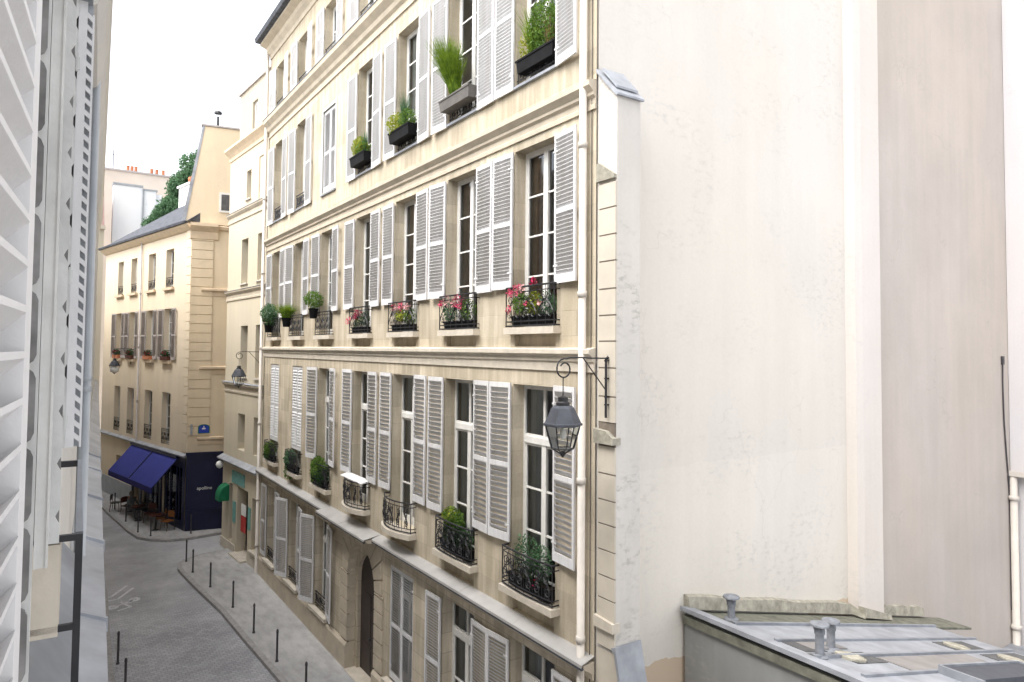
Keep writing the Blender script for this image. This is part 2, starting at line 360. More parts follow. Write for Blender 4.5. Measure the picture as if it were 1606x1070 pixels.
def shutter_mesh(h, pitch, sgn, wd=.64, mat='white', mid=(.48,), slat=None, inv=1):
    k = ('sh', h, pitch, sgn, wd, mat, mid, inv)
    if k in _c: return _c[k]
    mb = MB(); t = .035; st = .055
    mids = [h*m_ for m_ in mid]
    mb.box(0, st, 0, t, 0, h); mb.box(wd-st, wd, 0, t, 0, h)
    mb.box(st, wd-st, .001, t-.001, 0, .15); mb.box(st, wd-st, .001, t-.001, h-.08, h)
    for z in mids: mb.box(st, wd-st, .001, t-.001, z-.04, z+.04)
    edges = [.15]+[q for z in mids for q in (z-.04, z+.04)]+[h-.08]
    L = slat or pitch*1.2
    for a, b in zip(edges[::2], edges[1::2]):
        n = max(1, int((b-a)/pitch)); p = (b-a)/n
        for i in range(n):
            z = a+(i+.5)*p; dy, dz = math.cos(R(50))*L/2, math.sin(R(50))*L/2*inv; e = .004
            cy = t/2
            # slat: inner edge low, outer edge high (leaf folded back against the wall)
            mb.add([(st,cy-dy,z-dz-e),(wd-st,cy-dy,z-dz-e),(wd-st,cy+dy,z+dz-e),(st,cy+dy,z+dz-e),(st,cy-dy,z-dz+e),(wd-st,cy-dy,z-dz+e),(wd-st,cy+dy,z+dz+e),(st,cy+dy,z+dz+e)],
                   [(0,3,2,1),(4,5,6,7),(0,1,5,4),(1,2,6,5),(2,3,7,6),(3,0,4,7)])
    # hinge straps
    for z in (.3, h-.3): mb.box(-.02, .12, t, t+.008, z-.015, z+.015)
    if sgn < 0: mb.v = [(-x, y, z) for x, y, z in mb.v]
    _c[k] = mb.mesh('shutter', M[mat]); return _c[k]
def window_set(parent, u, z, w, h, rows=4, transom=None, curtain=None, loc_v=-.24, rz=0, casements=2, framemat='frame'):
    k = ('win', w, h, rows, transom, casements, framemat)
    if k not in _c:
        f = MB(); g = MB(); F = .055; T = .05
        f.box(-w/2, -w/2+F, -T, 0, 0, h); f.box(w/2-F, w/2, -T, 0, 0, h); f.box(-w/2+F, w/2-F, -T, 0, h-F, h); f.box(-w/2+F, w/2-F, -T, 0, 0, .07)
        top = h
        if transom:
            f.box(-w/2+F, w/2-F, -T, .03, transom-.06, transom+.06); f.box(-.03, .03, -T+.005, .004, transom+.06, h-F); 
            for s_ in (-1, 1):
                a, b = sorted((s_*.03, s_*(w/2-F))); f.box(a, b, -T+.01, -.006, h-F-.04, h-F); f.box(a, b, -T+.01, -.006, transom+.06, transom+.10)
            top = transom-.06+F
        if casements == 2: f.box(-.065, .065, -T-.01, .012, .07, top-F)
        else: pass
        for s_ in (-1, 1):
            a, b = sorted((s_*(w/2-F), s_*(w/2-F-.05))); f.box(a, b, -T+.005, -.004, .07, top-F)
            a, b = sorted((s_*.065, s_*(w/2-F-.05)))
            f.box(a, b, -T+.006, -.005, .07, .20); f.box(a, b, -T+.006, -.005, top-F-.05, top-F)
            for i in range(1, rows):
                zz = .2+(top-F-.05-.2)*i/rows; f.box(a, b, -T+.008, -.006, zz-.016, zz+.016)
        g.quad((w/2-.04,-.03,.05),(-w/2+.04,-.03,.05),(-w/2+.04,-.03,h-.04),(w/2-.04,-.03,h-.04))
        _c[k] = (f.mesh('window', M[framemat]), g.mesh('glass', M['glass']))
    fm, gm = _c[k]
    o = ob('window', fm, parent, (u, loc_v, z), rz); ob('glass', gm, o)
    if curtain:
        kind, cov = curtain; kk = ('cur', w, h, kind, cov)
        if kk not in _c:
            cm = MB(); rng = random.Random(int(w*100+h*10))
            for s_ in (-1, 1):
                n = 26; x0, x1 = s_*(w/2-.02), s_*(w/2-.02-cov*(w/2-.03))
                for i in range(n):
                    xa = x0+(x1-x0)*i/n; xb = x0+(x1-x0)*(i+1)/n; ya = -.16+.03*math.sin(i*1.9+.4*math.sin(i)); yb = -.16+.03*math.sin((i+1)*1.9+.4*math.sin(i+1))
                    cm.quad((xa,ya,.06),(xb,yb,.06),(xb,yb,h-.05),(xa,ya,h-.05))
            _c[kk] = cm.mesh('curtain', M['curtain' if kind == 'sheer' else 'curtain_br'])
        ob('curtain', _c[kk], o)
    return o
def spiral(cx, cz, r, turns, a0, sgn, y, n=14):
    return [(cx+sgn*r*(1-.75*i/n)*math.cos(a0+turns*6.2832*i/n), y, cz+r*(1-.75*i/n)*math.sin(a0+turns*6.2832*i/n)) for i in range(n+1)]
def rail_mesh(w, h, out, bow=0, dense=False):
    k = ('rail', w, h, out, bow, dense)
    if k in _c: return _c[k]
    mb = MB(); n = 12
    def yy(x): return out+bow*(1-(2*x/w)**2)
    for z, r in ((h, .018), (h-.09, .011), (.10, .011), (.02, .015)):
        mb.tube([(-w/2,0,z),(-w/2,yy(-w/2),z)]+[(-w/2+w*i/n, yy(-w/2+w*i/n), z) for i in range(1, n)]+[(w/2,yy(w/2),z),(w/2,0,z)], r, 5)
    for x in (-w/2, w/2): mb.tube([(x,yy(x),0),(x,yy(x),h)], .012, 5)
    cells = max(3, round(w/.24)); cw = w/cells
    for i in range(1, cells): mb.tube([(-w/2+cw*i, yy(-w/2+cw*i), .02),(-w/2+cw*i, yy(-w/2+cw*i), h)], .006, 4)
    for i in range(cells):
        x = -w/2+cw*(i+.5); y = yy(x); hh = h-.2; s_ = 1 if i % 2 else -1
        mb.tube(spiral(x+.02*s_, .10+hh*.27, cw*.40, 1.5, 1.57, s_, y), .011 if dense else .009, 4)
        mb.tube(spiral(x-.02*s_, .10+hh*.73, cw*.40, 1.5, -1.57, -s_, y), .011 if dense else .009, 4)
        mb.tube([(x+.09*s_, y, .1+hh*.30),(x+.02*s_, y, .1+hh*.5),(x-.09*s_, y, .1+hh*.72)], .011, 4)
        if dense:
            mb.tube([(x-cw*.25,y,.1),(x-cw*.1,y,.1+hh*.5),(x-cw*.25,y,h-.1)], .010, 4); mb.tube([(x+cw*.25,y,.1),(x+cw*.1,y,.1+hh*.5),(x+cw*.25,y,h-.1)], .008, 4)
    _c[k] = mb.mesh('railing', M['iron']); return _c[k]
def sill_mb(w, v, t, bow=0, y0=-.05):
    if not bow: return MB().box(-w/2, w/2, y0, v, -t, 0)
    n = 12; pts = [(-w/2, y0)]+[(-w/2+w*i/n, v+bow*(1-(2*i/n-1)**2)) for i in range(n+1)]+[(w/2, y0)]
    return MB().prism(pts, 'z', -t, 0)

# ================================================================ MAIN STONE BUILDING
X0, Y0 = 7.1, 8.2
main = thing('stone_apartment_building', 'long limestone building with rows of white louvered shutters and an arched street door', 'building', (X0, Y0, 0), R(90))
U = lambda y: y-Y0
bays = [9.85, 12.47, 15.2, 17.95, 20.97, 23.87, 26.73]
W = [1.3, 1.3, 1.3, 1.2, 1.2, 1.2, 1.2]
LEN = U(28.3)
holes = []
Z1 = (4.75, 8.38); Z2 = (9.42, 12.7); Z3 = (13.92, 17.0); Z4 = (18.32, 20.1); ZG = {0: (1.0,3.78), 1: (.95,3.74), 2: (.95,3.7), 4: (.95,3.72), 5: (.95,3.72), 6: (.95,3.72)}
for i, (y, ww) in enumerate(zip(bays, W)):
    a, b = U(y)-ww/2, U(y)+ww/2
    holes += [(a, b, *Z1), (a, b, *Z2), (a, b, *Z4)]
    holes.append((a, b, 13.98, 16.62, .12) if i == 4 else (a, b, *Z3))
    holes += [(a+.03, b-.03, 9.07, 9.28, .10, True), (a+.03, b-.03, 4.30, 4.62, .10, True)]
wm = wall(0, LEN, 4.25, 21.2, holes)
part('wall', wm, M['stone'], main)
# ground floor, with the arched entrance
dl, dr = U(18.62), U(16.72)      # outer arch jambs
dc, rad = (dl+dr)/2, (dl-dr)/2
spring = 2.78
gh = []
for i, (z0, z1) in ZG.items():
    a, b = U(bays[i])-W[i]/2, U(bays[i])+W[i]/2; gh.append((a, b, z0, z1))
gh.append((dr, dl, 0, 4.0, .02))
gm = wall(0, LEN, 0, 4.25, gh)
NA = 14
arc = [(dc+rad*math.cos(math.pi*i/NA), spring+rad*math.sin(math.pi*i/NA)) for i in range(NA+1)]
for i in range(NA):
    (xa, za), (xb, zb) = arc[i], arc[i+1]
    gm.quad((xa,0,za),(xb,0,zb),(xb,0,4.0),(xa,0,4.0)); gm.quad((xa,0,za),(xa,-.2,za),(xb,-.2,zb),(xb,0,zb))
gm.quad((dr,0,0),(dr,0,spring),(dr,-.2,spring),(dr,-.2,0)); gm.quad((dl,0,0),(dl,-.2,0),(dl,-.2,spring),(dl,0,spring))
# inner back wall of the niche with the door arch
ir = rad-.16; isp = 2.62
iarc = [(dc+ir*math.cos(math.pi*i/NA), isp+ir*math.sin(math.pi*i/NA)) for i in range(NA+1)]
for i in range(NA):
    (xa, za), (xb, zb) = arc[i], arc[i+1]; (xc, zc), (xd, zd) = iarc[i], iarc[i+1]
    gm.quad((xa,-.2,za),(xc,-.2,zc),(xd,-.2,zd),(xb,-.2,zb)); gm.quad((xc,-.2,zc),(xc,-.34,zc),(xd,-.34,zd),(xd,-.2,zd))
for s_ in (1, -1):
    xo, xi = dc+s_*rad, dc+s_*ir
    gm.quad((xo,-.2,0),(xi,-.2,0),(xi,-.2,isp),(xo,-.2,spring)); gm.quad((xi,-.2,0),(xi,-.34,0),(xi,-.34,isp),(xi,-.2,isp))
part('ground_floor_wall', gm, M['stone_low'], main)
dm = MB().prism([(dc+ir*1.0, 0)]+iarc+[(dc-ir, 0)], 'y', -.34, -.30)
dd = part('door', dm, M['door'], main)
dpn = MB()
for s_ in (-1, 1):
    for z0, z1 in ((.25,.95),(1.1,2.3)):
        a, b = sorted((dc+s_*.06, dc+s_*(ir-.08))); dpn.box(a, b, -.30, -.285, z0, z1)
part('door_panel', dpn, M['door'], dd)
part('door_handle', MB().lathe([(.0,-.02),(.03,-.02),(.03,.02),(0,.02)], 8, dc+.05, -.27).xf(Matrix.Translation((0,0,1.15))), M['lantern'], dd)
# rustication round the door: blocks proud of the wall with open joints, and wedge voussoirs
for (a, b) in ((U(16.22), dr+.002), (dl-.002, U(19.2))):
    rb = MB(); z = .86
    while z < spring-.05:
        z1 = min(z+.37, spring); rb.box(a, b, -.19, .05, z+.018, z1-.018); z = z1
    part('rusticated_block', rb, M['mould'], main)
vb = MB(); N = 11
for i in range(N):
    a0 = math.pi*(i+.06)/N; a1 = math.pi*(i+.94)/N
    def outp(a):
        cx, cz = math.cos(a), math.sin(a)
        k = min((1.38)/abs(cx) if abs(cx) > 1e-6 else 99, (4.02-spring)/cz if cz > 1e-6 else 99); return (dc+cx*k, spring+cz*k)
    p = [(dc+rad*math.cos(a0), spring+rad*math.sin(a0)), outp(a0)]
    am = None
    for ca in (math.atan2(4.02-spring, 1.38), math.pi-math.atan2(4.02-spring, 1.38)):
        if a0 < ca < a1: p.append((dc+math.copysign(1.38, math.cos(ca)), 4.02))
    p += [outp(a1), (dc+rad*math.cos(a1), spring+rad*math.sin(a1))]
    vb.prism(p, 'y', -.19, .05)
part('voussoir', vb, M['mould'], main)
# plinth
pl = MB()
for a, b in ((U(18.9), LEN), (U(8.2), U(16.5))): pl.prism([(0,0),(.10,0),(.10,.74),(.04,.82),(0,.82)], 'x', a, b)
for a, b in ((dl-.004, U(18.9)), (U(16.5), dr+.004)): pl.prism([(-.19,0),(.10,0),(.10,.74),(.05,.82),(-.19,.82)], 'x', a, b)
part('plinth', pl, M['mould'], main)
part('doorstep', MB().box(dr+.02, dl-.02, -.30, .12, 0, .14), M['white_stone'], main)
# string courses and cornices
def course(z, out, prof): return mould(0, LEN, prof)
part('string_course', mould(0, LEN, [(0,8.66),(.03,8.66),(.03,8.80),(.06,8.83),(.06,8.89),(.14,8.95),(.14,9.02),(0,9.05)]), M['white_stone'], main)
part('string_course', mould(0, LEN, [(0,12.86),(.035,12.86),(.035,12.93),(.02,12.95),(.02,13.04),(.07,13.08),(.07,13.13),(.16,13.22),(.16,13.30),(0,13.34)]), M['mould'], main)
part('cornice', mould(0, LEN, [(0,17.45),(.04,17.45),(.04,17.52),(.02,17.54),(.02,17.66),(.09,17.72),(.12,17.84),(.26,17.98),(.28,18.12),(0,18.18)]), M['mould'], main)
part('cornice_capping', mould(0, LEN, [(0,18.184),(.30,18.125),(.30,18.145),(0,18.21)]), M['zinc'], main)
part('eave_cornice', mould(-.0, LEN, [(0,20.7),(.04,20.7),(.06,20.85),(.18,20.98),(.22,21.1),(.45,21.18),(.45,21.26),(0,21.28)]), M['mould'], main)
part('gutter', mould(-.0, LEN+.05, [(.40,21.27),(.62,21.27),(.66,21.42),(.62,21.42),(.59,21.31),(.40,21.31)]), M['slate'], main)
part('roof', MB().prism([(.45,21.30),(-.9,23.6),(-6,25.2),(-6,21.3)], 'x', -.0, LEN), M['slate'], main)
# first-floor ledge with zinc capping; it widens over the portal
lg = MB()
for a, b, o in ((0, U(16.45), .22), (U(20.2), LEN, .22)): lg.prism([(0,3.92),(.03,3.92),(.05,4.02),(.10,4.06),(o-.02,4.12),(o,4.18),(0,4.2)], 'x', a, b)
lg.prism([(0,4.03),(.10,4.04),(.40,4.12),(.42,4.18),(0,4.2)], 'x', U(16.45), U(20.2))
part('ledge', lg, M['mould'], main)
lz = MB(); rr = random.Random(4)
u = 0
while u < LEN-.01:
    e = min(u+1.9, LEN); 
    for cut in (U(16.45), U(20.2)):
        if u < cut-.01 < e: e = cut
    o = .46 if U(16.4) < (u+e)/2 < U(20.25) else .25
    dz = rr.uniform(0,.004)
    lz.prism([(0,4.27+dz),(o,4.19+dz),(o+.004,4.155),(o+.012,4.155),(o+.008,4.20+dz),(0,4.285+dz)], 'x', u, e-.006); u = e
part('ledge_capping', lz, M['zinc_l'], main)
part('ledge_drip_edge', MB().box(0, U(16.45), .222, .256, 4.118, 4.15).box(U(16.45), U(20.2), .43, .466, 4.118, 4.15).box(U(20.2), LEN, .222, .256, 4.118, 4.15), M['slate'], main)
# sills
s2 = sill_mb(1.52, .16, .12).mesh('sill', M['white_stone']); s1 = sill_mb(1.58, .2, .12).mesh('sill', M['white_stone']); s1b = sill_mb(1.58, .2, .12, .2).mesh('sill', M['white_stone'])
sg = sill_mb(1.5, .16, .10).mesh('sill', M['white_stone']); s3 = sill_mb(1.34, .06, .05).mesh('sill', M['zinc'])
for i, y in enumerate(bays):
    u = U(y)
    ob('sill', s2, main, (u, 0, 9.41)); ob('sill', s1b if i in (2, 3) else s1, main, (u, 0, 4.745))
    ob('sill', s3, main, (u, 0, Z3[0]-.002)); ob('sill', s3, main, (u, 0, Z4[0]-.002))
    if i in ZG: ob('sill', sg, main, (u, 0, ZG[i][0]+.0))
# windows
cur2 = [('brown', .75), ('brown', .55), ('brown', .8), ('sheer', .6), ('sheer', .5), ('sheer', .6), ('sheer', .6)]
for i, (y, ww) in enumerate(zip(bays, W)):
    u = U(y); z0, z1 = Z1
    window_set(main, u, z0, ww, z1-z0, 3, 2.62, ('sheer', .8 if i < 3 else .6))
    window_set(main, u, Z2[0], ww, Z2[1]-Z2[0], 4, None, cur2[i])
    if i != 4: window_set(main, u, Z3[0], ww, Z3[1]-Z3[0], 4, None, ('sheer', .7) if i % 2 == 0 else None)
    window_set(main, u, Z4[0], ww, Z4[1]-Z4[0], 2, None, ('sheer', .7))
    if i in ZG: window_set(main, u, ZG[i][0], ww, ZG[i][1]-ZG[i][0], 2, 2.05, ('sheer', .75))
part('window_surround', MB().box(U(bays[4])-.68, U(bays[4])-.6, -.02, .03, 13.9, 16.7).box(U(bays[4])+.6, U(bays[4])+.68, -.02, .03, 13.9, 16.7).box(U(bays[4])-.6, U(bays[4])+.6, -.02, .03, 16.62, 16.7), M['frame'], main)
# shutters
rs = random.Random(11)
def leaf(i, side, z, h, pitch, ang=None, wd=.64, closed=False, v=.035, half=None, mid=(.48,), inv=1):
    y, ww = bays[i], W[i]; hw = ww/2
    if ang is None: ang = rs.choice([rs.uniform(.8, 4), rs.uniform(2, 8)])
    if closed:
        me = shutter_mesh(h, pitch, 1 if side < 0 else -1, ww/2-.005, mid=mid, inv=-1)
        return ob('shutter', me, main, (U(y)+side*hw, -.06, z), 0)
    me = shutter_mesh(h, pitch, side, wd, mid=mid, inv=inv)
    o = ob('shutter', me, main, (U(y)+side*(hw+.005), v, z+rs.uniform(-.012,.012)), R(ang)*side); o.rotation_euler.y = R(rs.uniform(-.35,.35)); return o
for i in range(7):
    wd = .64 if i < 3 else (.68 if i < 6 else .7)
    for sd in (-1, 1):
        # second floor: all folded back
        leaf(i, sd, 10.13, 2.55, .067, wd=wd)
        # third floor
        if i == 4: leaf(i, sd, 14.0, 2.6, .067, closed=True)
        else: leaf(i, sd, 13.86, 3.05, .067, wd=wd)
        # top floor
        leaf(i, sd, 18.36, 1.72, .06, wd=.6)
        # first floor
        if i >= 5: leaf(i, sd, 5.5, 2.86, .095, closed=True)
        elif i == 4: leaf(i, sd, 5.5, 2.9, .095, wd=.66, ang=rs.uniform(4, 12))
        else: leaf(i, sd, 5.5, 2.9, .095, wd=.64 if i < 3 else .62)
leaf(0, 1, 1.0, 2.72, .06, wd=.64); leaf(0, -1, 1.0, 2.72, .06, wd=.64); leaf(1, 1, .98, 2.72, .06, wd=.64); leaf(1, -1, .98, 2.72, .06, wd=.64)
for sd in (-1, 1): 
    o = ob('shutter', shutter_mesh(2.7, .06, 1 if sd < 0 else -1, W[2]/2-.005, inv=1), main, (U(bays[2])+sd*W[2]/2, -.05, .98))
for i, a in ((4, 9), (5, 8), (6, 3)):
    leaf(i, -1, .98, 2.72, .06, ang=a, wd=.66); leaf(i, 1, .98, 2.72, .06, ang=a+14 if i < 6 else 2, wd=.66)
# railings
for i in range(7):
    u = U(bays[i])
    ob('railing', rail_mesh(1.46 if i < 3 else 1.36, .72, .12), main, (u, 0, 9.42))
    ob('railing', rail_mesh(1.5, .68, .14, .2 if i in (2, 3) else .05, True), main, (u, 0, 4.76))
    ob('railing', rail_mesh(W[i]-.06, .5, -.03, 0, True), main, (u, 0, Z3[0]+.01)) if i != 4 else None
    ob('railing', rail_mesh(W[i]-.06, .35, -.03), main, (u, 0, Z4[0]+.01))
for i in (4, 5, 6): ob('railing', rail_mesh(W[i]-.06, .38, -.04), main, (U(bays[i]), 0, 1.0))
# projecting white board under one first-floor shutter
part('drip_board', MB().prism([(.02,5.48),(.26,5.44),(.26,5.46),(.02,5.53)], 'x', U(17.2), U(18.75)), M['white'], main)
# downpipes with collars
def pipe_mb(u, v, r, z0, z1, collars):
    mb = MB().tube([(u,v,z0),(u,v,z1)], r, 12)
    for z in collars: mb.lathe([(r+.001,z-.05),(r+.016,z-.045),(r+.016,z+.045),(r+.001,z+.05)], 12, u, v)
    return mb
smooth(part('downpipe', pipe_mb(U(8.40), .11, .062, .1, 21.3, [2.2,4.5,6.95,9.9,12.3,14.9,17.2,19.5]), M['pipe'], main))
smooth(part('downpipe', pipe_mb(LEN+.02, .13, .065, .1, 21.2, [1.2,3,6,9,12,15,18.3]), M['pipe'], main))
part('cable', MB().tube([(U(8.29),.02,z_) for z_ in (2,6,10,14,18)], .007, 5), M['iron'], main)
# party wall seen over the courtyard, its flue breast and the wing behind it
PW = 8.6
part('party_wall', MB().box(.0, .0001, -.0001, 0, 0, .0001), M['render'], main) if False else None
pwall = part('party_wall', MB().box(-.40, 0, -7.04, -.05, 0, 23), M['render'], main); 
fl = MB().prism([(0,-7.04),(.22,-7.06),(.24,-7.30),(.20,-8.1),(0,-8.12)], 'z', 0, 23)
fl.v = [(-x, y, z) for x, y, z in fl.v]; fl.box(0, -.4*-1, -8.12, -7.04, 0, 23)
part('flue_breast', fl, M['render_flue'], main)
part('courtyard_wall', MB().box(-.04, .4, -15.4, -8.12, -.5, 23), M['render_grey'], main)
pwall.location.x = .4
part('floor_core', MB().box(.4, LEN, -1.75, -1.55, 0, 21.2).box(.4, LEN, -1.55, -.36, 4.3, 4.45).box(.4, LEN, -1.55, -.36, 8.75, 8.9).box(.4, LEN, -1.55, -.36, 13.3, 13.45).box(.4, LEN, -1.55, -.36, 17.8, 17.95).box(LEN-.01, LEN, -6, 0, 0, 21.2).box(0, LEN, -6, .0-.4, 21.2, 21.25), M['interior'], main)
# abutment at the corner: quoined edge, plaster face, zinc cap
ab = MB().prism([(0,4.45),(0,13.45),(-.45,12.98),(-.45,4.45)], 'y', -.52, -.03)
part('corner_abutment', ab, M['render_dirty'], main)
part('abutment_cap', MB().prism([(.0,13.50),(-.50,12.97),(-.50,12.94),(-.46,12.94),(0,13.44)], 'y', -.56, .01).prism([(-.08,13.46),(-.42,13.08),(-.42,13.12),(-.08,13.50)], 'y', -.50, -.04), M['zinc_w'], main)
qb = MB(); z = 4.9
zs = [4.5,4.86,5.23,5.57,5.96,6.35,6.72,7.12,7.55]
for a, b in zip(zs, zs[1:]): qb.box(-.449, -.06, -.06, .0, a+.012, b-.012)
part('quoin', qb, M['quoin'], main); qb = MB()
zs = [7.9,8.3,8.74,9.15,9.55,9.96,10.39,10.8,11.22,11.62]
for a, b in zip(zs, zs[1:]): qb.box(-.449, -.06, -.06, .0, a+.012, b-.012)
part('quoin', qb, M['quoin'], main)
part('quoin_joint', MB().box(-.44, -.07, -.05, -.008, 4.5, 11.6), M['joint'], main)
part('abutment_ledge', MB().prism([(-.47,7.58),(-.47,7.68),(-.30,7.78),(-.03,7.80),(-.03,7.58)], 'y', -.10, .07), M['cement'], main)
part('abutment_ledge', MB().prism([(-.46,4.78),(-.46,4.92),(-.03,4.95),(-.03,4.78)], 'y', -.10, .05), M['white_stone'], main)
part('abutment_corbel', MB().prism([(-.44,11.66),(-.44,11.72),(-.10,11.95),(-.03,11.95),(-.03,11.66)], 'y', -.10, .03), M['cement'], main)
part('abutment_batter', MB().prism([(0,4.45),(-.46,4.45),(-.60,3.9),(-.95,3.1),(-.95,0),(0,0)], 'y', -.50, -.03), M['quoin'], main)
part('batter_capping', MB().prism([(-.40,4.56),(-.47,4.50),(-.80,3.1),(-.84,3.1),(-.50,4.60)], 'y', -.50, .03), M['zinc_w'], main)

# pale chimney of the main roof
chm = MB().box(LEN-1.6, LEN-.4, -3.2, -2.4, 22, 25.4); part('chimney', chm, M['far_wall'], main)

# ================================================================ LOW ZINC-ROOFED BUILDING
low = thing('low_outbuilding', 'low courtyard building with a mossy zinc lean-to roof against the tall white wall', 'building', (9.05, 0, 0), 0)
part('wall', MB().box(.0, .3, -6, 8.13, 0, 4.55).box(.3, 7.0, -6, -5.7, 0, 3.0).box(6.75, 7.0, -5.7, 8.1, 0, 3.0), M['render_low'], low)
rz = lambda x: 4.62-.22*x
def slab(mb, x0, x1, y0, y1, dz, t=.03):
    mb.add([(x0,y0,rz(x0)+dz-t),(x1,y0,rz(x1)+dz-t),(x1,y1,rz(x1)+dz-t),(x0,y1,rz(x0)+dz-t),(x0,y0,rz(x0)+dz),(x1,y0,rz(x1)+dz),(x1,y1,rz(x1)+dz),(x0,y1,rz(x0)+dz)],
           [(0,3,2,1),(4,5,6,7),(0,1,5,4),(1,2,6,5),(2,3,7,6),(3,0,4,7)]); return mb
sea = [7.4, 6.62, 5.95, 5.25, 4.5, 3.7, 2.9, 2.1, 1.3, .5, -1, -2.5, -4, -5.9]
rf = MB()
for k, (b, a) in enumerate(zip(sea, sea[1:])):
    x = .0
    while x < 7.05:
        e = min(x+2.35, 7.08); slab(rf, x, e-.008, a+.008, b-.008, .0+(k % 2)*.003); x = e
roof = part('roof', rf, M['zinc_w'], low)
sm = MB()
for y in sea[:-1]: slab(sm, .35, 7.1, y-.03, y+.03, .045, .05)
part('standing_seam', sm, M['zinc'], roof)
part('mossy_strip', slab(MB(), .05, 8.9, 7.43, 8.14, -.02, .05), M['moss'], roof)
part('verge', slab(slab(MB(), -.10, .16, -6, 8.14, .06, .07), .18, .26, -6, 7.9, .035, .04), M['zinc_w'], roof)
part('fascia', MB().box(-.06, -.002, -6, 8.12, 4.42, 4.55), M['moss'], low)
for a, b, y in ((.05, 5.0, 8.155), (6.15, 8.05, 8.155)):
    fm = MB(); k = 8
    for i in range(k):
        xa, xb = a+(b-a)*i/k, a+(b-a)*(i+1)/k; j1 = .02*math.sin(i*2.1); j2 = .02*math.sin((i+1)*2.1)
        za, zb = rz(xa)+.03, rz(xb)+.03
        fm.add([(xa,y-.10,za),(xb,y-.10,zb),(xb,y+.045,zb),(xa,y+.045,za),(xa,y-.07,za+.2+j1),(xb,y-.07,zb+.2+j2),(xb,y+.045,zb+.22+j2),(xa,y+.045,za+.22+j1)], [(0,3,2,1),(4,5,6,7),(0,1,5,4),(1,2,6,5),(2,3,7,6),(3,0,4,7)])
    part('cement_flashing', fm, M['cement'], low)
fm = MB()
for a, b, ya, yb in ((5.0,5.1,8.155,7.92),(5.1,6.12,7.92,7.9)):
    za, zb = rz(a)+.03, rz(b)+.0
    fm.add([(a,ya-.10,za),(b,yb-.10,zb),(b,yb+.06,zb),(a,ya+.06,za),(a,ya-.07,za+.2),(b,yb-.07,zb+.1),(b,yb+.06,zb+.1),(a,ya+.06,za+.2)], [(0,3,2,1),(4,5,6,7),(0,1,5,4),(1,2,6,5),(2,3,7,6),(3,0,4,7)])
part('flue_flashing', fm, M['cement'], low)
for q_ in ((.45, 1.0, 6.16, 6.58), (1.0, 1.85, 5.68, 6.10), (.35, .8, 6.0, 6.1), (5.0, 6.2, 5.98, 6.5), (5.4, 6.9, 5.3, 5.85)): part('tar_patch', slab(MB(), *q_, .012, .01), M['tar'], roof)
for q_ in ((1.9, 4.9, 5.33, 5.88, .012, .01), (.75, 1.7, 6.25, 6.55, .018, .01)): part('weathered_sheet', slab(MB(), *q_), M['zinc_brown'], roof)
for x, y, r in ((1.18, 5.90, .22), (5.35, 6.22, .22), (5.95, 5.55, .22)):
    part('roof_hatch', MB().lathe([(r,-.02),(r,.02),(r*.9,.028),(r*.88,.018),(r*.15,.022),(0,.03)], 24).xf(Matrix.Translation((x,y,rz(x)+.02)) @ Matrix.Rotation(math.atan(.22), 4, 'Y')), M['cement'], roof)
sk = MB(); slab(sk, 2.5, 5.3, 4.7, 5.20, .10, .12); part('skylight', sk, M['lantern'], low)
slab_ = MB(); slab(slab_, 2.42, 2.5, 4.6, 5.22, .13, .14); slab(slab_, 5.3, 5.38, 4.6, 5.22, .13, .14); slab(slab_, 2.5, 5.3, 5.2, 5.25, .13, .14); part('skylight_frame', slab_, M['zinc'], low)
for x, y, h in ((.62, 7.66, .40), (.50, 5.98, .50), (1.27, 6.27, .46)):
    vm = MB().lathe([(.12,0),(.12,.02),(.065,.04),(.06,h-.08)], 14, x, y).lathe([(.075,h-.16),(.075,h-.07)], 14, x, y).lathe([(.14,h-.035),(.135,h-.01),(.02,h+.03)], 14, x, y)
    for k_ in range(3): vm.tube([(x+.07*math.cos(k_*2.1),y+.07*math.sin(k_*2.1),h-.12),(x+.10*math.cos(k_*2.1),y+.10*math.sin(k_*2.1),h-.02)], .008, 4)
    part('vent_pipe', vm.xf(Matrix.Translation((0,0,rz(x)))), M['zinc_m'], low)
part('lower_roof', MB().box(7.15, 13.1, -6, 8.15, .9, 1.1), M['zinc'], low)

# ================================================================ RIGHT PALE BUILDING
rb_ = thing('pale_rear_building', 'plain lavender-white rendered building wall at the right edge with a gutter and beige downpipe', 'building', (22.2, 8.16, 0), 0)
part('wall', MB().box(0, 3, -14, -.01, 5.75, 23).box(.1, 3, -14, -.01, 0, 5.75), M['render_right'], rb_)
part('gutter', MB().box(-.16, -.003, -6, .0, 5.66, 5.74).box(-.2,-.15, -6, 0, 5.66, 5.80), M['pipe'], rb_)
smooth(part('downpipe', MB().tube([(-.10,-.12,.8),(-.10,-.12,5.66)], .09, 12).lathe([(.10,5.0),(.13,5.02),(.13,5.1),(.10,5.12)],12,-.10,-.12).lathe([(.10,1.5),(.13,1.52),(.13,1.6),(.10,1.62)],12,-.10,-.12), M['pipe'], rb_))
part('cable', MB().tube([(-.42,-.03,8.76),(-.44,-.03,8.2),(-.40,-.03,7.2),(-.28,-.03,6.2),(-.14,-.03,5.3),(-.10,-.03,4.3),(-.12,-.03,2)], .02, 5).box(-.47,-.37,-.06,-.005,8.72,8.95), M['bollard'], rb_)

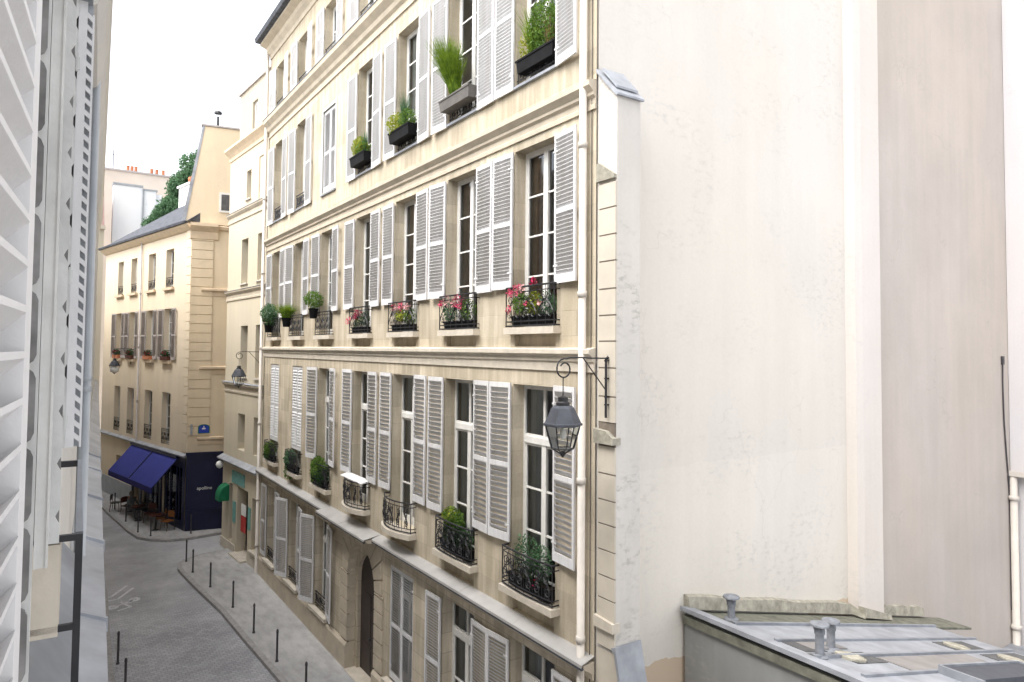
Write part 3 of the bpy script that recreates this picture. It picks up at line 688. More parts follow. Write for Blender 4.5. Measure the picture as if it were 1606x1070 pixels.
# ================================================================ CREAM BUILDING WITH SHOP
Pc = (7.1, 28.36)
cream = thing('cream_shop_building', 'narrow cream rendered house with deep plain windows over a small shop, beyond the downpipe', 'building', (*Pc, 0), R(94.4))
L = 5.25
ch = [(.2,1.1,4.6,6.15),(2.25,3.2,4.6,6.15),(.2,1.1,7.75,9.95),(2.15,3.1,7.75,9.95),(.2,1.1,11.8,13.75),(2.35,3.25,11.8,13.75),(2.15,2.75,15.45,16.7),(.25,1.15,15.2,17.0,.04,True)]
sh = [(1.6,3.05,.14,3.0),(.2,1.05,.75,2.85),(3.75,4.25,.5,3.0)]
part('wall', wall(0, L, 3.95, 18.1, ch, .35), M['cream'], cream)
part('shop_wall', wall(0, L, 0, 3.95, sh, .4), M['cream'], cream)
part('end_wall', MB().box(L-.002, L, -8, -.002, 0, 18.1), M['cream'], cream)
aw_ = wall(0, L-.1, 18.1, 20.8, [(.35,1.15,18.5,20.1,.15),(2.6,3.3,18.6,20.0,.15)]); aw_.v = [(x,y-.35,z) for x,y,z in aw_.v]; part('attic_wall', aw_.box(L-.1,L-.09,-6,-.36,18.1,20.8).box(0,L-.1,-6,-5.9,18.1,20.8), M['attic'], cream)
for u_, w_, z_, h_ in ((.75,.8,18.5,1.6),(2.95,.7,18.6,1.4)): window_set(cream, u_, z_, w_, h_, 2, None, ('sheer', .6), -.45)
part('attic_interior', MB().box(.1,L-.6,-1.6,-1.5,18.2,20.7), M['interior'], cream)
part('attic_coping', MB().box(0, L-.02, -6, -.27, 20.8, 20.92), M['taupe'], cream)
part('room_core', MB().box(0, L-.01, -1.5, -1.4, 0, 18), M['interior'], cream)
for z, o in ((15.05,.12),(11.5,.12),(7.4,.14)):
    part('string_course', mould(0, L+.04, [(0,z-.38),(.04,z-.38),(.04,z-.30),(.02,z-.28),(.02,z-.14),(.06,z-.10),(o,z-.02),(o,z+.04),(0,z+.07)]), M['mould'], cream)
    part('string_capping', mould(0, L+.06, [(0,z+.074),(o+.02,z+.045),(o+.02,z+.06),(0,z+.095)]), M['zinc'], cream)
part('cornice', mould(0, L+.05, [(0,17.6),(.04,17.6),(.05,17.75),(.14,17.88),(.28,18.02),(.28,18.12),(0,18.16)]), M['yellow_trim'], cream)
part('shop_lintel_capping', mould(0, L+.05, [(0,3.95),(.26,3.95),(.28,4.02),(.02,4.16),(0,4.16)]), M['zinc_w'], cream)
for h in ch[:-1]:
    window_set(cream, (h[0]+h[1])/2, h[2], h[1]-h[0], h[3]-h[2], 3, None, ('sheer', .5), -.3)
    if h[2] > 7: ob('sill', sill_mb(h[1]-h[0]+.1, .08, .06).mesh('sill', M['white_stone']), cream, ((h[0]+h[1])/2, 0, h[2]))
dm_ = part('shop_door', MB().box(1.65, 3.0, -.5, -.45, .14, 2.95), M['redwood'], cream)
part('door_glass', MB().box(1.8, 2.85, -.45, -.44, .9, 2.8), M['glass'], dm_)
part('shop_window_frame', MB().box(.2,.26,-.34,-.28,.75,2.85).box(.99,1.05,-.34,-.28,.75,2.85).box(.26,.99,-.34,-.28,.75,.82).box(.26,.99,-.34,-.28,2.78,2.85), M['redwood'], cream)
part('shop_window_frame', MB().box(3.78,4.22,-.3,-.25,.5,2.95), M['redwood'], cream)
part('shop_sill', MB().box(.1,1.15,-.1,.12,.66,.745), M['white_stone'], cream)
part('doorstep', MB().box(1.5,3.15,-.4,.30,.0,.20), M['white_stone'], cream)
part('shop_sign', MB().box(2.05,3.75,.003,.05,3.10,3.62), M['teal'], cream)
part('shop_plaque', MB().box(1.2,1.5,.003,.03,1.5,2.4), M['teal'], cream); part('shop_plaque', MB().box(3.2,3.6,.003,.03,1.4,2.3), M['teal'], cream)
ps = part('notice_board', MB().box(1.95,2.55,-.05,-.02,1.9,2.35), M['paper'], cream); part('notice_panel', MB().box(1.95,2.55,-.05,-.018,1.2,1.86), M['red'], cream)
gn = MB()
for k in range(7):
    a0, a1 = math.pi/2*k/7, math.pi/2*(k+1)/7
    gn.add([(u_, .02+.42*math.sin(a), 2.35+.55*math.cos(a)) for a in (a0, a1) for u_ in (4.15, 4.8)]+[(4.15,.02,2.35),(4.8,.02,2.35)], [(0,1,3,2),(0,2,4),(1,5,3)])
gn.box(4.15,4.8,.02,.44,2.2,2.35)
part('awning', gn, M['green'], cream)
smooth(part('globe_lamp', MB().lathe([(.02,-.17),(.12,-.12),(.17,0),(.12,.12),(.02,.17)], 12, 0, 0).xf(Matrix.Translation((4.9,.25,3.72))), M['paper'], cream))
part('plinth', MB().box(0,1.5,0,.05,0,.6), M['quoin'], cream); part('plinth', MB().box(3.15,L,0,.05,0,.45), M['quoin'], cream)

# ================================================================ YELLOW CORNER BUILDING
Py = (5.62, 36.55)
yel = thing('ochre_corner_building', 'ochre rendered corner building with taupe shutters, slate roof and a navy painted cafe front', 'building', (*Py, 0), R(101.9))
LY = 14.0
cols = [(2.35,3.55),(5.0,6.2),(8.0,9.1),(10.4,11.5)]
yh = []
for a, b in cols: yh += [(a,b,4.0,6.65),(a,b,8.3,11.0),(a+.05,b-.05,12.1,14.1)]
part('wall', wall(0, LY, 3.75, 15, yh, .3), M['yellow_front'], yel)
part('ground_floor_wall', wall(0, LY, 0, 3.75, [(.35,3.2,.3,3.4,.25),(3.5,6.2,.3,3.4,.25),(6.5,7.6,.12,3.3,.3),(9.7,10.8,1.35,2.6,.3)], .3), M['yellow'], yel)
part('navy_shopfront', wall(.004, 7.75, .1, 3.6, [(.35,3.2,.5,3.1,.1),(3.5,6.2,.5,3.1,.1),(6.5,7.6,.14,3.1,.1)], .1), M['navy'], yel, (0,.06,0))
mu = MB()
for u_ in (1.0,1.35,2.2,2.75,4.1,4.8,5.5): mu.box(u_-.03,u_+.03,-.08,-.03,.5,3.1)
part('shop_mullion', mu, M['navy'], yel); part('shop_glass', MB().box(.35,3.2,-.10,-.095,.5,3.1).box(3.5,6.2,-.10,-.095,.5,3.1), M['glass'], yel)
part('cafe_curtain', MB().box(2.0,2.12,-.16,-.14,.6,3.0).box(1.2,1.28,-.16,-.14,.6,3.0), M['curtain'], yel)
part('room_core', MB().box(0, LY, -1.6, -1.5, 0, 15).box(LY-.01,LY,-7,0,0,15), M['interior'], yel)
part('stone_base', MB().box(7.75, LY, 0, .05, 0, 1.15), M['grey_pipe'], yel)
part('zinc_band', mould(-.05, LY, [(0,3.66),(.18,3.66),(.20,3.72),(0,3.82)]), M['zinc_w'], yel)
part('eave', mould(-.1, LY+.1, [(0,14.75),(.10,14.8),(.30,14.98),(.34,15.06),(0,15.08)]), M['yellow_trim'], yel)
part('gutter', mould(-.1, LY+.2, [(.30,15.07),(.44,15.07),(.46,15.17),(.30,15.17)]), M['slate'], yel)
# slate roof hipped at the far end
part('roof', MB().add([(-.1,.3,15.18),(LY+.1,.3,15.18),(-.1,-3.2,17.95),(9.8,-3.2,17.95),(-.1,-7,15.18),(LY+.1,-7,15.18)], [(0,1,3,2),(1,5,3),(2,3,5,4),(0,2,4)]), M['slate'], yel)
for a, b in cols:
    c_ = (a+b)/2
    window_set(yel, c_, 4.0, b-a, 2.65, 4, None, ('sheer', .6), -.25); window_set(yel, c_, 8.3, b-a, 2.7, 4, None, ('sheer', .5), -.25); window_set(yel, c_, 12.1, b-a-.1, 2.0, 3, None, ('sheer', .5), -.25)
    for sd in (-1, 1):
        ob('shutter', shutter_mesh(2.65, .08, sd, .62, 'taupe'), yel, (c_+sd*((b-a)/2+.01), .03, 8.35), R(4)*sd)
    for z_, hh in ((4.02,.75),(8.32,.5),(12.12,.5)):
        ob('railing', rail_mesh(round(b-a-.04,2), hh, -.02), yel, (c_, 0, z_))
    ob('sill', sill_mb(1.4,.14,.14).mesh('sill', M['yellow_trim']), yel, (c_,0,12.1)); ob('sill', sill_mb(1.4,.16,.14).mesh('sill', M['yellow_trim']), yel, (c_,0,8.3))
smooth(part('downpipe', pipe_mb(7.05,.1,.045,3.8,15.1,[6,9,12]), M['taupe'], yel))
# corner quoins
cq = MB(); z = 3.9
while z < 14.6: cq.box(.0, .62, .001, .05, z+.015, z+.44); z += .455
part('quoin', cq, M['yellow_front'], yel)
# side wall, in its own frame: x from the corner towards the left of the picture, so the wall runs to negative x
sr = R(169.4)-R(101.9)
side = part('side_wall', MB().box(-9, 0, -.3, 0, 0, 15), M['yellow'], yel, (0,0,0), sr)
SP = lambda n, mb, mt: part(n, mb, M[mt], yel, (0,0,0), sr)
SP('side_navy_panel', MB().box(-9, .02, .003, .10, .10, 3.84), 'navy')
SP('side_navy_moulding', MB().box(-9, -.02, .10, .14, 1.05, 1.13).box(-.45,-.37,.10,.13,.12,1.05).box(-9, .04, .10, .2, 3.76, 3.9), 'navy')
SP('side_plinth', MB().box(-9,.0,.003,.14,.0,.1), 'white_stone')
for z_, tt in ((4.55,.10),(8.0,.13),(11.85,.13)):
    SP('side_string_course', MB().prism([(0,z_-.3),(.03,z_-.3),(.03,z_-.12),(tt,z_-.04),(tt,z_+.05),(0,z_+.08)], 'x', -9, -.45), 'yellow_trim')
cq = MB(); z = 4.7
while z < 14.3: cq.box(-.95, .02, .002, .05, z+.015, z+.44); z += .455
SP('side_quoin', cq, 'yellow')
SP('side_cornice', MB().prism([(0,14.3),(.08,14.35),(.12,14.7),(.38,14.95),(.38,15.1),(0,15.15)], 'x', -1.15, .1).prism([(0,14.8),(.08,14.85),(.12,15.0),(0,15.05)], 'x', -9, -1.15), 'yellow_trim')
gb = MB().prism([(0.35,15.1),(-.42,20.0),(-9,20.0),(-9,15.1)], 'y', -.32, -.02)
SP('gable_chimney_wall', gb, 'yellow')
SP('gable_zinc_edge', MB().prism([(.52,15.16),(-.32,20.02),(-.42,20.02),(.34,15.16)], 'y', -.5, .0), 'zinc_w')
SP('gable_coping', MB().box(-9,-.25,-.40,.03,20.02,20.10), 'taupe')
wf = SP('gable_window', MB().box(-2.15,-1.15,-.02,.02,15.75,16.75), 'frame')
part('gable_pane', MB().box(-2.05,-1.68,.02,.025,15.85,16.65).box(-1.62,-1.25,.02,.025,15.85,16.65), M['tar'], wf)
SP('chimney_cowl', MB().lathe([(.06,20.14),(.05,20.5),(.05,20.6)],8,-1.0,-.15).lathe([(.2,20.75),(.16,20.85),(.02,20.9)],8,-1.0,-.15).tube([(-1.1,-.15,20.5),(-1.1,-.15,20.8)],.012,4).tube([(-.9,-.15,20.5),(-.9,-.15,20.8)],.012,4), 'iron')
cs = part('chimney', MB().box(8.6,10.4,-4.2,-3.0,16.2,19.0).box(8.5,10.5,-4.3,-2.9,19.0,19.12), M['far_wall'], yel)
cp = MB()
for u_ in (8.85,9.3,9.75,10.15): cp.lathe([(.14,19.12),(.13,19.6),(.16,19.66),(.12,19.8)], 10, u_, -3.6)
part('chimney_pot', cp, M['terra'], cs)
# the blue awning (two bays)
aw = MB(); d1, zt, zb = 1.25, 3.52, 2.22
for a, b in ((.95,4.25),(4.33,7.7)):
    aw.add([(a,.1,zt),(b,.1,zt),(b,d1,zb),(a,d1,zb),(a,.1,zt-.02),(b,.1,zt-.02),(b,d1,zb-.02),(a,d1,zb-.02)], [(0,1,2,3),(4,7,6,5),(0,3,7,4),(1,5,6,2)])
ao = part('awning', aw, M['awning'], yel)
part('valance', MB().box(.95,7.7,d1-.01,d1+.015,zb-.28,zb-.005), M['awning_d'], ao)
part('awning_frame', MB().tube([(4.29,.1,zt+.02),(4.29,d1,zb+.02)],.03,6).tube([(.98,.1,zt-.06),(.98,d1,zb-.05)],.025,6).tube([(7.66,.1,zt-.06),(7.66,d1,zb-.05)],.025,6).box(.9,7.75,.07,.18,zt,zt+.13), M['navy'], ao)
# lettering on the side panel, and the street name plate
def text_mesh(s, size, mat, ext=.006):
    cu = bpy.data.curves.new('lettering', 'FONT'); cu.body = s; cu.size = size; cu.extrude = ext; cu.align_x = 'CENTER'
    t = bpy.data.objects.new('t', cu); C.objects.link(t); bpy.context.view_layer.update()
    me = bpy.data.meshes.new_from_object(t.evaluated_get(bpy.context.evaluated_depsgraph_get())); bpy.data.objects.remove(t)
    me.materials.clear(); me.materials.append(mat); me.name = 'lettering'; return me
tx = ob('lettering', text_mesh('apolline', .22, M['paper']), yel); 
# text lies in its own xy plane: stand it up facing the outward (+y) side of the side wall
TM = Matrix.Rotation(sr, 4, 'Z') @ Matrix.Translation((-.82,.112,2.08)) @ Matrix.Rotation(math.pi, 4, 'Z') @ Matrix.Rotation(math.pi/2, 4, 'X')
tx.matrix_local = TM
pts = [(-.26,-.18),(.26,-.18),(.26,.12)]+[(.26*math.cos(a*math.pi/8), .12+.14*math.sin(a*math.pi/8)) for a in range(1,8)]+[(-.26,.12)]
np_ = part('street_name_plate', MB().prism([(x-.72, z+4.98) for x, z in pts], 'y', .055, .075), M['leaf'], yel, (0,0,0), sr); np_.data.materials[0] = M['green']
part('plate_face', MB().prism([(x*.86-.72, z*.86+4.98) for x, z in pts], 'y', .075, .08), M['bluesign'], np_)
part('plate_mark', MB().box(-.80,-.64,.08,.083,5.0,5.06).box(-.74,-.70,.08,.083,5.06,5.16), M['paper'], np_)
SP('lamp_box', MB().box(-.22,-.12,.05,.12,4.75,5.25), 'grey_pipe')

# ================================================================ FAR BUILDINGS
fb = thing('distant_white_house', 'distant blank white party wall standing between two roofs beyond the ochre building', 'building', (3.6, 60, 0), 0)
part('wall', MB().box(0,1.95,0,1.2,0,21.4).box(2.0,2.9,.02,1.2,0,21.2).box(2.9,3.35,.3,1.2,0,21.05), M['far_wall'], fb)
part('coping', MB().box(-.05,2.0,-.06,1.2,21.4,21.55).box(2.0,3.0,-.04,1.2,21.2,21.32), M['grey_pipe'], fb); part('flue_pipe', MB().tube([(1.98,-.05,10),(1.98,-.05,21.3)],.07,8), M['grey_pipe'], fb)
fb2 = thing('distant_beige_building', 'distant beige building with rows of terracotta chimney pots along its top', 'building', (2.4, 66, 0), 0)
part('wall', MB().box(0,9,0,5,0,23.8), M['far_beige'], fb2); part('coping', MB().box(-.1,9.1,-.1,5,23.8,23.95), M['taupe'], fb2)
cp = MB()
for u_ in (2.6,2.9,3.2,4.4,4.8,5.3): cp.lathe([(.13,23.95),(.12,24.35),(.14,24.4),(.1,24.45)], 8, u_, .4)
part('chimney_pot', cp, M['terra'], fb2); part('aerial', MB().tube([(1.5,.3,23.95),(1.5,.3,25.6)],.03,4).tube([(1.1,.3,25.2),(1.9,.3,25.2)],.02,4), M['iron'], fb2)
fb3 = thing('distant_tiled_roof_house', 'distant cream house with a pinkish brown tiled mansard at the left of the white wall', 'building', (-2.6, 58, 0), R(4))
part('wall', MB().box(0,5.6,0,4,0,17.6), M['cream'], fb3)
part('roof', MB().prism([(-.1,17.9),(4,17.9),(4,21.1),(.8,21.1)], 'x', 0, 5.6), M['rooftile'], fb3)
part('cornice', MB().box(-.1,5.65,-.25,.0,17.6,17.9), M['mould'], fb3)
wf = MB()
for z_ in (4,7.2,10.4,13.6):
    for u_ in (.8,2.4,4.2): wf.box(u_,u_+.8,-.03,.0,z_,z_+1.8)
part('window', wf, M['taupe'], fb3)

def leaves(mb, c, rad, n, size, rng, shell=.55, flat=0.0):
    c = Vector(c)
    for _ in range(n):
        while True:
            p = Vector((rng.uniform(-1,1), rng.uniform(-1,1), rng.uniform(-1,1)))
            if shell*rng.random() < p.length <= 1: break
        p = Vector((p.x*rad[0], p.y*rad[1], p.z*rad[2]))+c
        a = Vector((rng.gauss(0,1), rng.gauss(0,1), rng.gauss(0,1))).normalized(); b = a.orthogonal().normalized()
        b = Matrix.Rotation(rng.random()*6.28, 3, a) @ b; e = a.cross(b); s_ = size*rng.uniform(.6,1.4)
        mb.add([p-b*s_, p+e*s_*.45, p+b*s_, p-e*s_*.45], [(0,1,2,3)])
    return mb
def blades(mb, c, n, h, spread, rng, wd=.008, lean=(0,0)):
    for _ in range(n):
        a = rng.random()*6.28; r = spread*rng.random()*.35; hh = h*rng.uniform(.55,1.05); k = rng.random()**.7*spread
        x0, y0 = c[0]+r*math.cos(a), c[1]+r*math.sin(a); w_ = wd*rng.uniform(.7,1.4); ta = rng.random()*3.14; tx_, ty_ = math.cos(ta)*w_, math.sin(ta)*w_
        pv = None
        pts_ = []
        for j in range(4):
            t = j/3; q = t*t; x = x0+math.cos(a)*k*q+lean[0]*t*hh; y = y0+math.sin(a)*k*q+lean[1]*t*hh; z = c[2]+hh*t*(1-.12*q*k/spread)
            pts_.append((x, y, z, 1-t*.85))
        for (xa,ya,za,wa), (xb,yb,zb,wb) in zip(pts_, pts_[1:]):
            mb.add([(xa-tx_*wa,ya-ty_*wa,za),(xa+tx_*wa,ya+ty_*wa,za),(xb+tx_*wb,yb+ty_*wb,zb),(xb-tx_*wb,yb-ty_*wb,zb)], [(0,1,2,3)])
    return mb

def tree(name, label, loc, h, lumps, mat, seed, trunk=.25, leaf=.13):
    t = thing(name, label, 'tree', loc); rng = random.Random(seed)
    tb = MB().tube([(0,0,0),(.1,.05,h*.4),(0,.1,h*.8)], trunk, 8, trunk*.4)
    cr = MB()
    for x, y, z, r, n in lumps:
        tb.tube([(.05,.05,h*.45),(x*.5,y*.5,(h*.45+z)/2),(x,y,z)], trunk*.35, 5, .03); leaves(cr, (x,y,z), (r,r,r*.85), n, leaf, rng, .8)
    part('trunk', tb, M['bark'], t); part('crown', cr, M[mat], t); return t
rng = random.Random(5); lumps = []
for k in range(60):
    f = rng.random(); lumps.append((-1.5+3.0*f+rng.uniform(-.3,.3), rng.uniform(-1,1), 17.6+f*4.8+rng.uniform(-1.8,1.0)-(.6 if f < .3 else 0), rng.uniform(.6,1.0), 420))
tree('leafy_tree', 'leafy green tree rising behind the slate roof beside the gable chimney wall', (7.3,56,0), 17, lumps, 'leaf_b', 8)
lumps = [(rng.uniform(-.5,.5), rng.uniform(-.6,.6), rng.uniform(3.0,5.4), .45, 260) for k in range(9)]
tree('street_tree', 'small dark tree far down the street at the end of the zinc ledge', (1.55,52,0), 3.6, lumps, 'leaf_d', 9, .08, .08)

# ================================================================ OUR OWN SIDE OF THE STREET
own = thing('near_apartment_building', 'grey-beige facade seen edge-on at the left with folded shutters, zinc ledge and grey downpipe', 'building', (0,0,0), R(87.3))
def LB(mb, d0, d1, l0, l1, h0, h1): return mb.box(d0, d1, -l1, -l0, 9+h0, 9+h1)
oh = []
for dd_ in (-7.2,-4.4,5.4,8.2):
    for z_ in (1.0,4.6,8.4,11.9,15.2): oh.append((dd_, dd_+1.15, z_, z_+2.4, .25)) if z_ < 14 else None
oh.append((2.05,3.2,8.42,11.0,.25))
ow = wall(-9.5, 11.5, 0, 15.0, oh, .25); ow.v = [(x, -y+.13, z) for x, y, z in ow.v]
part('wall', ow, M['own_wall'], own)
part('room_core', MB().box(-9.5,11.5,1.3,1.4,0,15).box(-9.5,11.5,.13,1.3,15.02,15.1), M['interior'], own)
for h_ in oh:
    o = window_set(own, (h_[0]+h_[1])/2, h_[2], h_[1]-h_[0], h_[3]-h_[2], 3, None, ('sheer', .6), .13+.2, math.pi)
zl = MB(); rr = random.Random(2); dd_ = 1.0
while dd_ < 11.5:
    e = min(dd_+1.85, 11.5); j = rr.uniform(0,.006)
    zl.add([(dd_,.128,7.50+j),(e-.006,.128,7.50+j),(e-.006,-.09,7.40+j),(dd_,-.09,7.40+j),(dd_,.128,7.32),(e-.006,.128,7.32),(e-.006,-.09,7.35),(dd_,-.09,7.35)], [(0,3,2,1),(4,5,6,7),(0,1,5,4),(1,2,6,5),(2,3,7,6),(3,0,4,7)])
    zl.add([(e-.03,.128,7.52),(e+.01,.128,7.52),(e+.01,-.10,7.42),(e-.03,-.10,7.42),(e-.03,.128,7.49),(e+.01,.128,7.49),(e+.01,-.10,7.34),(e-.03,-.10,7.34)], [(0,1,2,3),(4,7,6,5),(0,4,5,1),(2,6,7,3),(1,5,6,2),(0,3,7,4)])
    dd_ = e
part('zinc_ledge', zl, M['zinc_w'], own)
part('ledge_moulding', MB().prism([(.128,7.1),(.05,7.15),(-.05,7.28),(-.08,7.32),(.128,7.32)], 'x', -9.5, 11.5), M['own_wall'], own)
# sill and jamb of the next window
part('window_sill', MB().prism([(.129,8.25),(.129,8.15),(.03,8.08),(.03,8.12)], 'x', 1.2, 3.35), M['zinc'], own)
part('jamb_block', LB(MB(), 2.0, 2.08, -.129, -.062, -.70, -.48), M['white_stone'], own)
# folded metal shutters, near stack
part('folded_shutter', LB(LB(LB(MB(), 1.88, 1.90, -.108, -.082, -.50, 2.6), 1.875, 1.88, -.086, -.082, -.50, 2.6), 1.875, 1.88, -.108, -.105, -.50, 2.6), M['old_white'], own)
def scallop(d, l0, l1, h0, h1, pitch, nd, t=.006):
    pts = [(-l0, 9+h0)]; z = h0
    while z < h1:
        for q, w_ in ((0,.0),(.35,.0),(.43,.25),(.5,nd),(.57,.25),(.65,.0)):
            pts.append((-(l1-w_*(l1-l0)), 9+z+q*pitch))
        z += pitch
    pts.append((-l0, 9+z)); return MB().prism(pts, 'x', d, d+t)
part('folded_shutter', scallop(1.93, -.085, -.063, -.46, 2.6, .123, .42), M['old_white'], own)
part('dark_gap_plate', scallop(1.34, -.098, -.0825, -.6, 2.2, .126, .95), M['gap_grey'], own); part('folded_shutter', LB(MB(), 1.36, 1.37, -.12, -.080, -.6, 2.2), M['old_white'], own)  # dark plates stand in for the gaps between the folded leaves
part('dark_gap_plate', LB(MB(), 1.98, 1.99, -.12, -.066, -.46, 2.6), M['gap_grey'], own)
# far stack at the other jamb
part('folded_shutter', scallop(3.22, -.129, -.098, -.40, 2.6, .2, .5), M['old_white'], own)
part('dark_gap_plate', LB(MB(), 3.25, 3.26, -.129, -.085, -.40, 2.6), M['tar'], own)  # dark plate in place of the gap behind the far stack
lv = MB(); LB(lv, 3.235, 3.25, -.098, -.068, -.40, 1.4); LB(lv, 3.235, 3.25, -.050, -.043, -.40, 1.35)
z = -.38
while z < 1.35:
    b_ = len(lv.v); LB(lv, 3.235, 3.25, -.068, -.050, z, z+.022); lv.v[b_:] = [(x_, y_, z_+(.016 if y_ > .06 else 0)) for x_, y_, z_ in lv.v[b_:]]; z += .05
part('folded_shutter', lv, M['near_white'], own)
part('folded_shutter', LB(LB(MB(), 3.262, 3.27, -.098, -.048, -.40, 1.4), 3.2, 3.262, -.129, -.05, 1.4, 1.75), M['grey_pipe'], own)
for h_ in (1.1, .25, -.32): part('shutter_hinge', LB(LB(LB(MB(), 3.19, 3.2, -.107, -.088, h_, h_+.05), 3.18, 3.19, -.102, -.093, h_-.01, h_+.06), 3.185, 3.19, -.107, -.100, h_+.01, h_+.03), M['old_white'], own)
# guard rail
gd = MB(); LB(gd, 2.0, 2.015, -.032, -.016, -1.62, -.46); LB(gd, 2.0, 2.015, -.128, -.032, -.475, -.46); 
go = part('guard_rail', gd, M['iron'], own)
part('guard_bar', LB(MB(), 2.0, 2.012, -.129, -.030, -.69, -.675), M['iron'], go); part('guard_bar', LB(MB(), 3.22, 3.24, -.129, -.045, -.475, -.452), M['iron'], go)
part('handrail', MB().add([(2.02,.016,8.542),(2.02,.032,8.542),(3.24,.052,8.55),(3.24,.040,8.55),(2.02,.016,8.528),(2.02,.032,8.528),(3.24,.052,8.536),(3.24,.040,8.536)], [(0,1,2,3),(4,7,6,5),(0,4,5,1),(1,5,6,2),(2,6,7,3),(3,7,4,0)]), M['zinc'], go)
smooth(part('downpipe', MB().tube([(6,.066,7.45),(6,.066,15)], .038, 12).lathe([(.039,8.66),(.045,8.67),(.045,8.70),(.039,8.71)],12,6,.066).lathe([(.039,8.74),(.045,8.75),(.045,8.77),(.039,8.78)],12,6,.066), M['grey_pipe'], own))
part('string_course', MB().prism([(.129,10.9),(.05,10.95),(-.0,11.1),(-.0,11.16),(.129,11.18)], 'x', 4.5, 11.5), M['own_wall'], own)
part('cornice', MB().prism([(.129,14.3),(.08,14.4),(.03,14.75),(-.04,14.85),(-.04,15),(.129,15.02)], 'x', -9.5, 11.5), M['own_wall'], own)
# near louvered shutter leaf standing ajar
nl = MB(); wdt = .46; st = .052
nl.box(0, st, -.016, .016, -1.6, 1.7); nl.box(wdt-st, wdt, -.016, .016, -1.6, 1.7); nl.box(st, wdt-st, -.015, .015, -1.6, -1.45); nl.box(st, wdt-st, -.015, .015, 1.6, 1.7)
z = -1.43
while z < 1.58:
    dy, dz, e = .017, .016, .004
    nl.add([(st,-dy,z-dz-e),(wdt-st,-dy,z-dz-e),(wdt-st,dy,z+dz-e),(st,dy,z+dz-e),(st,-dy,z-dz+e),(wdt-st,-dy,z-dz+e),(wdt-st,dy,z+dz+e),(st,dy,z+dz+e)], [(0,3,2,1),(4,5,6,7),(0,1,5,4),(1,2,6,5),(2,3,7,6),(3,0,4,7)]); z += .052
ns = part('louvered_shutter', nl, M['near_white'], own)
ns.matrix_local = Matrix.Rotation(-R(87.3), 4, 'Z') @ Matrix.Translation((-.037, 1.01, 9)) @ Matrix.Rotation(R(-94.6), 4, 'Z')
# next house down our side of the street
nb = thing('neighbouring_facade', 'weathered grey house front further down the left side of the street, seen edge-on', 'building', (0,0,0), R(87.3))
nh = [(a, a+1.1, z_, z_+2.3, .25) for a in (13,16,19,22,25,28,31,34) for z_ in (1.0,4.6,8.2,11.6)]
nw = wall(11.52, 37, 0, 15.0, nh, .25); nw.v = [(x, -y+.06, z) for x, y, z in nw.v]; part('wall', nw, M['own_wall'], nb)
part('end_wall', MB().box(36.9,37,.07,8,0,15).box(11.52,37,1.2,1.3,0,15).box(11.52,37,.07,8,15.0,15.1), M['own_wall'], nb)
for h_ in nh: window_set(nb, (h_[0]+h_[1])/2, h_[2], 1.1, 2.3, 3, None, None, .06+.2, math.pi)
part('cornice', MB().prism([(.06,14.2),(.02,14.3),(-.05,14.75),(-.075,14.82),(-.075,14.95),(.06,15)], 'x', 11.52, 37), M['own_wall'], nb)
part('zinc_ledge', MB().prism([(.06,7.1),(-.06,7.28),(-.10,7.34),(-.10,7.40),(.06,7.5)], 'x', 11.52, 37), M['zinc_w'], nb)

part('unseen_opposite_wing', MB().prism([(37.02,.3),(60,6.4),(60,14),(37.02,14)], 'z', 0, 15), M['own_wall'], nb)  # unseen houses opposite the cafe, added to keep sun off its pavement
